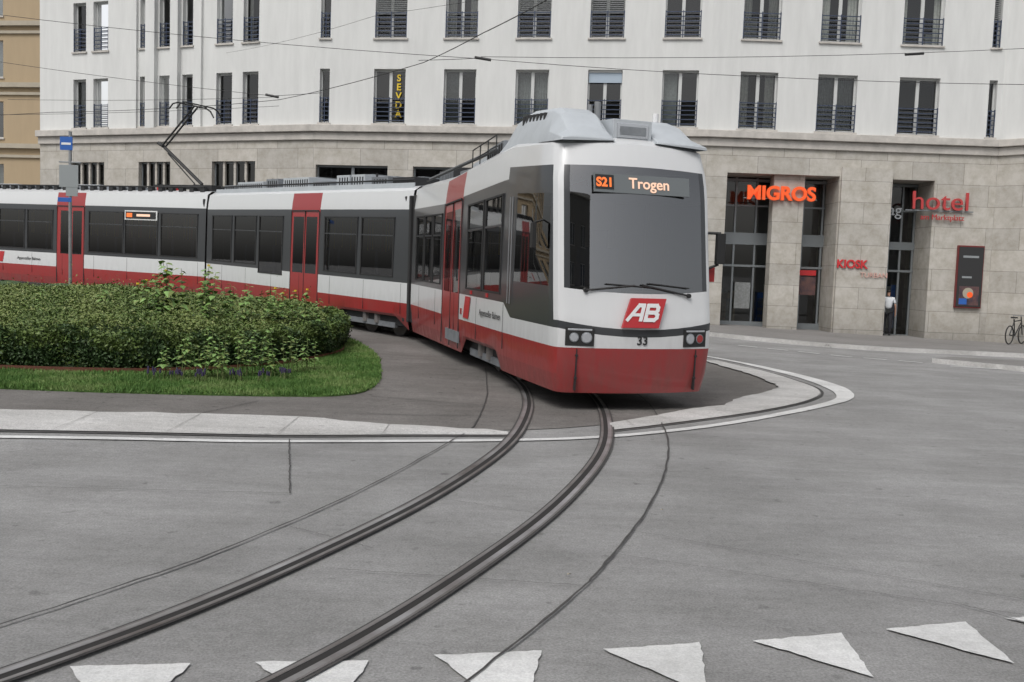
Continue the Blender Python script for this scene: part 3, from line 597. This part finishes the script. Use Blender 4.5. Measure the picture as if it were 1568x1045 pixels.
# ---------------------------------------------------------------- buildings
def facade(name,P,Q,z0,z1,ops,m,parent,depth=.3):
    P=Vector((*P,0));Q=Vector((*Q,0)); L=(Q-P).length; ang=math.atan2(Q.y-P.y,Q.x-P.x)
    xs=sorted(set([0,L]+[v for o in ops for v in o[:2]])); zs=sorted(set([z0,z1]+[v for o in ops for v in o[2:4]])); a=Acc()
    for i in range(len(xs)-1):
        for j in range(len(zs)-1):
            xm=(xs[i]+xs[i+1])/2; zm=(zs[j]+zs[j+1])/2
            if any(o[0]<xm<o[1] and o[2]<zm<o[3] for o in ops): continue
            a.quad((xs[i],0,zs[j]),(xs[i+1],0,zs[j]),(xs[i+1],0,zs[j+1]),(xs[i],0,zs[j+1]),m)
    for o in ops:
        x0,x1,a0,a1=o[:4]; d=o[4] if len(o)>4 else depth
        a.quad((x0,0,a0),(x0,0,a1),(x0,d,a1),(x0,d,a0),m); a.quad((x1,0,a0),(x1,d,a0),(x1,d,a1),(x1,0,a1),m)
        a.quad((x0,0,a1),(x1,0,a1),(x1,d,a1),(x0,d,a1),m); a.quad((x0,0,a0),(x0,d,a0),(x1,d,a0),(x1,0,a0),m)
    mk(name,a.V,a.F,a.m,a.I,parent,(P.x,P.y,0),(0,0,ang)); return (P.x,P.y,0),(0,0,ang),L
def window(a,x0,x1,z0,z1,kind,rail=True,d=.22,fr='frame'):
    w=x1-x0; a.box(x0,x0+.06,d-.03,d+.04,z0,z1,fr); a.box(x1-.06,x1,d-.03,d+.04,z0,z1,fr); a.box(x0+.06,x1-.06,d-.03,d+.04,z1-.07,z1,fr); a.box(x0+.06,x1-.06,d-.03,d+.04,z0,z0+.08,fr)
    if w>.9: xm=(x0+x1)/2; a.box(xm-.06,xm+.06,d-.035,d+.035,z0+.08,z1-.07,fr)
    a.quad((x0,d+.01,z0),(x1,d+.01,z0),(x1,d+.01,z1),(x0,d+.01,z1),'wing')
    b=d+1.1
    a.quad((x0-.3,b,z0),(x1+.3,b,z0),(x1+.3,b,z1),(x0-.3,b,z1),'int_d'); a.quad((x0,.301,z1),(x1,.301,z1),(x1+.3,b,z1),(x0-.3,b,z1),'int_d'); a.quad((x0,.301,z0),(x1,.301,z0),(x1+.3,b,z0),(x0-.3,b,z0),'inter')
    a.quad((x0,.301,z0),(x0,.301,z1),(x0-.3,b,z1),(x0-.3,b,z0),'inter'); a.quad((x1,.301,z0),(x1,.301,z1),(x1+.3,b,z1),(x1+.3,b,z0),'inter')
    yb=d+.16
    def folds(xa,xb,m,ztop=0):
        k=max(3,int((xb-xa)/.05)); 
        for i in range(k):
            u0=xa+(xb-xa)*i/k;u1=xa+(xb-xa)*(i+1)/k; y0=yb+(.03 if i%2 else 0); y1=yb+(0 if i%2 else .03); a.quad((u0,y0,z0+.05),(u1,y1,z0+.05),(u1,y1,z1-.05),(u0,y0,z1-.05),m)
    if kind==1: c_=random.uniform(.12,.3); folds(x0+.03,x0+w*c_,'curtain'); folds(x1-w*c_,x1-.03,'curtain')
    if kind==2: folds(x0+.03,x1-.03,'curtaing')
    if kind==3: a.box(x0+.02,x1-.02,d-.10,d-.06,z1-.45,z1-.02,'blind'); a.box(x0+.02,x1-.02,d-.14,d-.05,z1-.08,z1,'frame')
    if kind==4: a.box(x0+.02,x0+w*.42,yb,yb+.02,z0,z1,'curtaing')
    if kind==5:
        z=z1-.06
        while z>z0+.9: a.box(x0+.03,x1-.03,d-.11,d-.08,z-.03,z,'curtaing'); z-=.075
    if kind in (0,1,4) and random.random()<.5:
        q=random.uniform(x0,x1-.3); a.box(q,q+.3,d+.5,d+.8,z0,z0+random.uniform(.5,1.1),random.choice(['curtain','seat','ochtrim','curtaing']))
    if rail:
        for i in range(6): zz=z0+.12+i*.165; a.box(x0+.0,x1-.0,.02,.045,zz-.016,zz+.016,'rail_b')
        a.box(x0+.003,x0+.035,.015,.05,z0,z0+1.0,'rail_b'); a.box(x1-.035,x1-.003,.015,.05,z0,z0+1.0,'rail_b'); a.box((x0+x1)/2-.015,(x0+x1)/2+.015,.015,.05,z0,z0+1.0,'rail_b')
    a.box(x0-.06,x1+.06,-.07,.0,z0-.07,z0-.005,'cornice')
P0=(-21.1,43.1);P1=(-8.0,38.15);P2=(6.9,35.92);P3=(17.6,35.95);P4=(18.5,35.0);P5=(34,34.4)
bld=empty('apartment_building'); fl=[7.22+3.22*k for k in range(4)]; WH=2.06; TOP=20.4
wa=[(1.9,2.6),(3.0,3.8),(5.5,5.9),(6.5,7.15),(7.68,8.2),(9.37,10.14),(10.65,11.4)]
wb=[(.2,.6),(2.37,3.62),(5.12,6.37),(7.88,9.14),(10.6,11.87),(13.34,14.65)]
wc=[(1.1,2.48),(3.94,5.38),(6.92,8.4),(10.2,10.5)]
wd_=[(1.5,2.9),(4.5,5.9),(7.5,8.9),(10.5,11.9)]
kinds=[0,0,1,2,0,4,0,1,0,5]
def seg_up(tag,P,Q,wl,rail=True,fixed=None):
    ops=[(x0,x1,f,f+WH) for f in fl for x0,x1 in wl]
    loc,rot,L=facade('upper_wall_'+tag,P,Q,7.13,TOP,ops,'plaster',bld)
    a=Acc()
    for fi,f in enumerate(fl):
        for k,(x0,x1) in enumerate(wl):
            kd=random.choice(kinds)
            if fixed and fi<2 and (fi,k) in fixed: kd=fixed[(fi,k)]
            window(a,x0,x1,f,f+WH,kd,rail)
    a.make('windows_'+tag,bld,loc,rot)
    a=Acc(); a.box(-.05,L+.05,-.24,.05,6.86,7.125,'cornice'); a.box(-.03,L+.03,-.10,.02,6.55,6.855,'cornice'); a.box(-.1,L+.1,-.45,.3,TOP+.002,TOP+.35,'cornice'); a.make('cornice_'+tag,bld,loc,rot,bevel=.02)
    return loc,rot,L
la,ra,_=seg_up('west',P0,P1,wa,True,{(0,2):0,(0,3):0})
lb,rb,_=seg_up('centre',P1,P2,wb,True,{(0,1):0,(0,2):4,(0,3):2,(0,4):3,(0,5):4,(1,1):5,(1,2):1,(1,3):5,(1,4):5,(1,5):3})
lc,rc,Lc=seg_up('east',P2,P3,wc,True,{(0,0):1,(0,1):2,(0,2):0,(1,0):1,(1,1):1,(1,2):1})
seg_up('corner',P3,P4,[]); seg_up('far_east',P4,P5,wd_)
a=Acc(); 
for s0,s1 in ((5.95,6.42),(7.22,7.6)): a.box(s0,s1,-.22,.0,7.13,TOP,'plaster')
for s0,s1 in ((5.05,5.4),(8.35,8.7)): a.box(s0,s1,-.12,.0,7.13,TOP,'plaster')
a.make('loggia_pillars',bld,la,ra)
ops=[(1.8,3.6,3.0,5.75),(5.45,7.1,3.0,5.75),(9.2,11.3,3.0,5.75)]
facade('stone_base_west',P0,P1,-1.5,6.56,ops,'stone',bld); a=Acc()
for o in ops: 
    window(a,o[0],o[1],o[2],o[3],0,False,fr='frameg')
    for i in range(1,4): x=o[0]+(o[1]-o[0])*i/4; a.box(x-.05,x+.05,.1,.2,o[2],o[3],'stone')
a.make('base_windows_west',bld,la,ra)
ops=[(.1,3.0,3.0,5.6),(4.0,6.6,.2,5.6),(7.8,10.4,.2,5.6),(11.6,14.2,.2,5.6)]
facade('stone_base_centre',P1,P2,-1.5,6.56,ops,'stone',bld); a=Acc()
for o in ops: window(a,*o,0,False,fr='frameg')
a.make('base_windows_centre',bld,lb,rb)
ops=[(.8,4.94,-.6,5.62,2.2),(6.88,8.44,-.6,5.58,2.2)]
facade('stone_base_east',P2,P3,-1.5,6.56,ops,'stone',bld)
a=Acc(); a.box(2.6,3.74,.25,.8,-1,5.61,'stone'); a.box(4.98,6.84,-.14,-.002,-1,5.95,'stone')
def shop(x0,x1,z1,d,cols,rowsz):
    a.quad((x0,d,-.6),(x1,d,-.6),(x1,d,z1),(x0,d,z1),'wing'); a.quad((x0-1,d+2.5,-.6),(x1+1,d+2.5,-.6),(x1+1,d+2.5,z1),(x0-1,d+2.5,z1),'inter')
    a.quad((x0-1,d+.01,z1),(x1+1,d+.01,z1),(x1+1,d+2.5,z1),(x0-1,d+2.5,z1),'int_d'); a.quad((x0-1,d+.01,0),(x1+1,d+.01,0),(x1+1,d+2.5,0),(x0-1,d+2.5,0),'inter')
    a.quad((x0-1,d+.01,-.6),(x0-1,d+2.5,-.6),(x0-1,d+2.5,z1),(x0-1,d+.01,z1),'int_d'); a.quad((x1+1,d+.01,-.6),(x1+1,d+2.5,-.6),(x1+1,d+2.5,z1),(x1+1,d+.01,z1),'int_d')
    for i in range(7): q=random.uniform(x0,x1-.4); a.box(q,q+random.uniform(.2,.5),d+.6,d+1.0,0,random.uniform(.8,2.0),random.choice(['curtain','curtaing','kred','ochtrim','blue','signback']))
    for c in cols: a.box(c-.035,c+.035,d-.06,d+.05,-.6,z1,'frameg')
    for r,hh_ in rowsz: a.box(x0,x1,d-.08,d+.06,r,r+hh_,'frameg')
shop(.8,4.94,5.6,1.5,[.9,1.5,2.3,3.1,3.8,4.1,4.85],[(-.4,.5),(2.2,.08),(3.05,.45),(4.5,.06),(5.45,.1)])
shop(6.88,8.44,5.56,1.5,[6.95,7.45,7.9,8.38],[(-.4,.2),(2.2,.08),(3.05,.3),(4.5,.06),(5.45,.1)])
a.box(3.9,4.7,1.35,1.4,1.2,1.9,'poster'); a.box(3.9,4.7,1.36,1.42,1.95,2.15,'kred'); a.box(1.6,2.2,1.35,1.4,.6,1.6,'curtaing')
a.make('shopfront',bld,lc,rc)
facade('stone_base_corner',P3,P4,-1.5,6.56,[],'stone',bld); facade('stone_base_far_east',P4,P5,-1.5,6.56,[(2,5,0,5.5),(7,10,0,5.5)],'stone',bld)
a=Acc(); window(a,2,5,0,5.5,0,False,fr='frameg'); window(a,7,10,0,5.5,0,False,fr='frameg'); a.make('base_windows_far_east',bld,(P4[0],P4[1],0),(0,0,math.atan2(P5[1]-P4[1],P5[0]-P4[0])))
RP=[P0,P1,P2,P3,P4,P5]; BK=[(34,56),(-17,58)]; al=RP+BK; n=len(al)
V=[(x,y,TOP+.1) for x,y in al]; mk('flat_roof',V,[tuple(range(n))],['equip'],None,bld)
facade('side_wall_east',P5,(34,56),-1.5,TOP,[],'plaster',bld); facade('rear_wall',(34,56),(-17,58),-1.5,TOP,[],'plaster',bld); facade('side_wall_west',(-17,58),P0,-1.5,TOP,[],'plaster',bld)
def loc_c(s,y,z):
    v=Matrix.Rotation(rc[2],4,'Z')@Vector((s,y,0)); return (lc[0]+v.x,lc[1]+v.y,z)
sg=empty('shop_sign'); t=text('letters','MIGROS',.70,'orange',loc_c(2.85,.12,4.70),(math.radians(90),0,rc[2]),sg,.05,bold=.022,sx=1.0)
a=Acc(); a.box(1.5,4.2,.19,.23,4.72,4.76,'frameg'); a.make('mounting_rail',sg,lc,rc)
sg=empty('kiosk_sign'); text('letters','KIOSK',.42,'kred',loc_c(5.52,-.18,2.28),(math.radians(90),0,rc[2]),sg,.02,bold=.012,sx=.95); text('sub_letters','TURBAN',.26,'pink',loc_c(6.35,-.18,1.95),(math.radians(90),0,rc[2]),sg,.01)
sg=empty('hotel_sign'); text('letters','hotel',.95,'hred',loc_c(8.65,-.12,4.52),(math.radians(90),0,rc[2]),sg,.04,bold=0,sx=1.1); text('sub_letters','am Marktplatz',.28,'hred',loc_c(8.75,-.12,4.15),(math.radians(90),0,rc[2]),sg,.02); text('small_letters','ag',.6,'signback',loc_c(7.2,.4,4.3),(math.radians(90),0,rc[2]),sg,.02)
a=Acc(); a.box(7.4,9.9,-.08,-.05,4.46,4.5,'frameg'); a.make('mounting_rail',sg,lc,rc)
sg=empty('poster_display'); a=Acc(); a.box(9.43,10.4,-.12,-.003,.95,3.25,'posterf'); a.box(9.46,10.37,-.14,-.12,1.0,3.2,'dark'); a.box(9.55,10.28,-.146,-.14,1.05,1.75,'poster'); a.box(9.62,10.2,-.146,-.14,2.8,2.88,'signback'); a.box(9.62,9.98,-.146,-.14,2.05,2.12,'signback')
a.tube((9.88,-.146,1.50),(9.88,-.152,1.50),.20,'ochtrim',18); a.tube((9.95,-.152,1.44),(9.95,-.156,1.44),.11,'orange',18); a.box(9.56,9.85,-.150,-.147,1.08,1.3,'blue'); a.make('case',sg,lc,rc,bevel=.006)
a=Acc(); v=loc_c(10.95,-.02,0); a.tube((v[0],v[1],4.35),(v[0],v[1]-.12,4.35),.07,'kred',12); a.make('fire_alarm_bell')
a=Acc(); a.tube((18.75,34.98,4.0),(18.75,34.93,4.0),.11,'blue',20); a.make('round_wall_sign')
vb=Matrix.Rotation(rb[2],4,'Z')
sg=empty('window_sign')
for i,ch in enumerate('SEVDA'):
    v=vb@Vector((3.32,.16,0)); text('letter_%d'%i,ch,.36,'yellow',(lb[0]+v.x,lb[1]+v.y,8.85-i*.34),(math.radians(90),0,rb[2]),sg,.01,bold=.008)
ob_=empty('ochre_building'); OA=(-52,57.5);OB=(-25,53.5)
wo=[(x,x+1.3) for x in np.arange(1.5,25,3.0)]; flo=[1.2,4.6,8.0,11.3,14.6]
lo_,ro_,Lo=facade('front_wall',OA,OB,-1,18.5,[(x0,x1,f,f+2.0) for f in flo for x0,x1 in wo],'ochre',ob_); a=Acc()
for f in flo:
    for x0,x1 in wo: window(a,x0,x1,f,f+2.0,random.choice([0,2,4]),False)
    a.box(-.1,Lo+.1,-.25,0,f-.55,f-.3,'ochtrim'); a.box(-.1,Lo+.1,-.12,0,f+2.35,f+2.5,'ochtrim')
a.box(-.4,Lo+.4,-.6,.3,18.5,18.9,'ochtrim'); a.make('windows_and_bands',ob_,lo_,ro_)
facade('side_wall',OB,(-23,70),-1,18.5,[],'ochre',ob_); mk('roof',[(-52,57.5,18.6),(-25,53.5,18.6),(-23,70,18.6),(-50,74,18.6)],[(0,1,2,3)],['equip'],None,ob_)
for (PA,PB,hh0) in [((15,-24),(-46,-19),18),((50,-2),(30,-22),8)]:  # unseen house rows behind the camera, added and sized for reflections in the glass
    ob2=empty('unseen_townhouse_row'); Lh=math.hypot(PB[0]-PA[0],PB[1]-PA[1]); wl=[(x,x+1.3) for x in np.arange(1.5,Lh-2,3.0)]; f4=[.8,4.2,7.4,10.6,13.8][:5 if hh0>13 else 2]
    l_,r_,_=facade('front_wall',PA,PB,-.5,hh0,[(x0,x1,f,f+1.9) for f in f4 for x0,x1 in wl],'greyplaster',ob2); a=Acc()
    for f in f4:
        for x0,x1 in wl: window(a,x0,x1,f,f+1.9,0,False)
    a.box(0,Lh,-.3,10,hh0,hh0+.4,'cornice'); a.box(-.01,.2,.01,10,-.5,hh0-.01,'greyplaster'); a.make('windows',ob2,l_,r_)
# ---------------------------------------------------------------- street furniture
a=Acc(); px,py=-12.2,26.6; z0=gz(px,py)
a.tube((px,py,z0),(px,py,5.1),.045,'grey',12); a.tube((px,py,5.1),(px,py,5.13),.05,'grey',12)
a.box(px-.26,px+.08,py-.05,py-.03,4.62,4.98,'blue'); a.box(px-.22,px+.04,py-.056,py-.05,4.76,4.82,'inkwhite'); a.box(px-.28,px+.24,py-.055,py-.035,3.62,4.22,'signback'); a.box(px-.1,px+.22,py-.05,py-.03,3.38,3.62,'signback')
a.box(px-.32,px+.05,py-.05,py-.03,3.22,3.34,'blue'); a.box(px-.3,px+.3,py-.03,py+.0,4.28,4.32,'grey'); a.make('street_sign_post',bevel=.004)
a=Acc()
def wire(P,r=.011):
    for p,q in zip(P,P[1:]):
        p=Vector(p);q=Vector(q); sag=.004*(q-p).length**1.5; pr=p
        for i in range(1,9):
            t=i/8; c=p.lerp(q,t)-Vector((0,0,sag*4*t*(1-t)*.5)); a.tube(pr,c,r,'wire',5); pr=c
wire([(-24,36.5,6.6),(-16,33.5,6.6),(-10.6,31.4,6.62),(-7.0,28.6,6.5),(-2.2,22,6.35),(-.73,18,6.1),(.5,14.5,5.88),(.9,10,5.8),(0,4,5.8),(-5,-6,5.8)],.009)
wire([(-26,27,8.6),(-14.1,26,8.05),(-.95,24,6.9),(6.44,24,6.7),(12,22,6.35),(24,20,6.6)],.007)
wire([(-22,30.5,7.9),(-16.2,30,7.6),(-7.3,28.9,6.65),(-5.5,27.2,6.5)],.007)
wire([(-1.0,24,6.95),(13.5,26,8.1),(20,35.2,9.9)],.007); wire([(-16.2,31,6.6),(-7.2,28.8,6.6)],.006); wire([(-2.3,22,6.4),(-1.0,24,6.92)],.007)
wire([(-14,43,10.6),(-4,27,8.6),(5,20,8.5),(16,16,9)],.005); wire([(-18,30,5.9),(-7,28.5,6.3)],.006)
for p,q in [((-7.5,28.9,6.68),(-7.1,28.8,6.6)),((-1.15,24,6.93),(-.75,24,6.88)),((9.9,25.5,7.7),(10.4,25.57,7.76)),((-16.4,30.02,7.62),(-16,30,7.58))]: a.tube(p,q,.035,'inkblack',8)
a.make('overhead_tram_wires')
def torus(a,c,R,r,m,n=28,k=6):
    b=len(a.V)
    for i in range(n):
        t=2*math.pi*i/n
        for j in range(k):
            s_=2*math.pi*j/k; rr=R+r*math.cos(s_); a.V.append((c[0]+rr*math.cos(t),c[1]+r*math.sin(s_),c[2]+rr*math.sin(t)))
    for i in range(n):
        for j in range(k): a.F.append((b+i*k+j,b+((i+1)%n)*k+j,b+((i+1)%n)*k+(j+1)%k,b+i*k+(j+1)%k)); a.I.append(a.mid(m))
a=Acc(); bx,by=17.6,34.2; bz=gz(bx,by)+.12
for cx in (0,1.05):
    torus(a,(cx,0,.34),.32,.022,'tyre')
    for i in range(10): t=math.pi*2*i/10; a.tube((cx,0,.34),(cx+.31*math.cos(t),0,.34+.31*math.sin(t)),.0025,'grey',4)
for p,q in [((0,0,.34),(.42,0,.30)),((0,0,.34),(.33,0,.82)),((.42,0,.30),(.30,0,.90)),((.42,0,.30),(.90,0,.78)),((.33,0,.82),(.88,0,.86)),((.86,0,.98),(1.05,0,.34))]: a.tube(p,q,.02,'inkblack')
a.box(.17,.42,-.07,.07,.93,.98,'inkblack'); a.tube((.84,-.28,1.02),(.84,.28,1.02),.013,'grey'); a.tube((.86,0,.95),(.84,0,1.03),.013,'grey'); torus(a,(.42,0,.30),.09,.008,'grey',16,5); a.tube((.42,-.12,.16),(.42,.12,.44),.01,'grey')
a.make('bicycle',None,(bx,by,bz),(0,0,math.radians(40)))
def person(loc,rotz):
    e=empty('pedestrian',loc,(0,0,rotz))
    def skin(name,J,E,mats,root=0,sub=2):
        me=bpy.data.meshes.new(name); me.from_pydata([j[0] for j in J],E,[]); o=bpy.data.objects.new(name,me); COL.objects.link(o); o.parent=e; me.materials.append(M[mats])
        s_=o.modifiers.new('s','SKIN')
        for i,j in enumerate(J): me.skin_vertices[0].data[i].radius=j[1] if isinstance(j[1],tuple) else (j[1],j[1])
        me.skin_vertices[0].data[root].use_root=True; s_.use_smooth_shade=True
        ss=o.modifiers.new('ss','SUBSURF'); ss.levels=sub; ss.render_levels=sub; return o
    skin('trousers',[((0,0,.95),(.15,.11)),((-.09,0,.86),.10),((-.10,.04,.48),.065),((-.10,-.02,.09),.05),((.09,0,.86),.10),((.10,-.08,.49),.065),((.11,.10,.12),.05)],[(0,1),(1,2),(2,3),(0,4),(4,5),(5,6)],'trouser')
    skin('shirt',[((0,0,.98),(.155,.11)),((0,0,1.2),(.16,.105)),((0,0,1.38),(.17,.10)),((0,0,1.46),(.07,.06)),((-.18,0,1.40),.06),((-.24,.02,1.2),.05),((.18,0,1.40),.06),((.24,.0,1.2),.05)],[(0,1),(1,2),(2,3),(2,4),(4,5),(2,6),(6,7)],'shirt')
    skin('arm_l',[((-.235,.02,1.2),.038),((-.26,.0,1.1),.035),((-.27,-.05,.88),.025),((-.27,-.07,.80),.03),((-.26,-.08,.72),.012)],[(0,1),(1,2),(2,3),(3,4)],'skin')
    skin('arm_r',[((.235,.0,1.2),.038),((.26,.02,1.1),.035),((.27,-.05,.9),.025),((.27,-.1,.82),.03),((.26,-.12,.74),.012)],[(0,1),(1,2),(2,3),(3,4)],'skin')
    for sx in (-1,1):
        for i in range(4): skin('finger',[((sx*.265,-.06-.02*i-(0 if sx<0 else .03),.80),.009),((sx*.265,-.065-.02*i-(0 if sx<0 else .03),.75),.008),((sx*.258,-.06-.02*i-(0 if sx<0 else .03),.71-.005*(i%2)),.007)],[(0,1),(1,2)],'skin',0,1)
    skin('head',[((0,0,1.46),.052),((0,-.01,1.54),.055),((0,-.015,1.60),(.075,.085)),((0,-.01,1.67),(.07,.085)),((0,-.10,1.61),.014)],[(0,1),(1,2),(2,3),(2,4)],'skin')
    skin('hair',[((0,.03,1.60),(.072,.06)),((0,.02,1.67),(.082,.085)),((0,-.0,1.70),(.07,.08))],[(0,1),(1,2)],'hair')
    for sx,y0 in ((-.10,-.02),(.11,.10)): skin('shoe',[((sx,y0+.03,.05),.045),((sx,y0-.08,.045),.042),((sx,y0-.17,.035),.03)],[(0,1),(1,2)],'inkblack',0,1)
person((14.0,36.15,gz(14,36.1)+.12),math.radians(160))
a=Acc()
for lx,ly in [(.38,5.72),(1.2,7.4)]:
    n=len(a.V); z=gz(lx,ly)+.02; a.V+=[(lx,ly,z),(lx+.02,ly+.01,z+.008),(lx+.03,ly+.025,z),(lx+.007,ly+.02,z+.006)]; a.F.append((n,n+1,n+2,n+3)); a.I.append(a.mid('ochtrim'))
a.make('fallen_leaves')
# ---------------------------------------------------------------- light / world / camera
el,az=math.radians(52),math.radians(205)
wd=bpy.data.worlds.new('World'); S.world=wd; wd.use_nodes=True; nt=wd.node_tree; bg=nt.nodes['Background']
sk=nt.nodes.new('ShaderNodeTexSky'); sk.sky_type='NISHITA'; sk.sun_disc=False; sk.sun_elevation=el; sk.sun_rotation=az; sk.dust_density=4; sk.air_density=1.0
hs=nt.nodes.new('ShaderNodeHueSaturation'); hs.inputs['Saturation'].default_value=.25; nt.links.new(sk.outputs[0],hs.inputs['Color']); nt.links.new(hs.outputs[0],bg.inputs[0]); bg.inputs[1].default_value=.15
sd=Vector((math.sin(az)*math.cos(el),math.cos(az)*math.cos(el),math.sin(el)))
l=bpy.data.lights.new('sun','SUN'); l.energy=1.2; l.angle=math.radians(28); l.color=(1,.98,.95); lo=bpy.data.objects.new('sun',l); COL.objects.link(lo); lo.rotation_euler=sd.to_track_quat('Z','Y').to_euler()
cam=bpy.data.cameras.new('camera'); co=bpy.data.objects.new('camera',cam); COL.objects.link(co); S.camera=co
cam.sensor_width=36; cam.lens=36*1480/1568; cam.clip_end=2000; cam.clip_start=.05
co.matrix_world=Matrix.Translation((0,0,1.86))@Matrix.Rotation(math.radians(90)-math.atan(112.5/1480),4,'X')@Matrix.Rotation(math.radians(2.0),4,'Z')
S.view_settings.view_transform='Standard'; S.view_settings.look='None'; S.view_settings.exposure=0
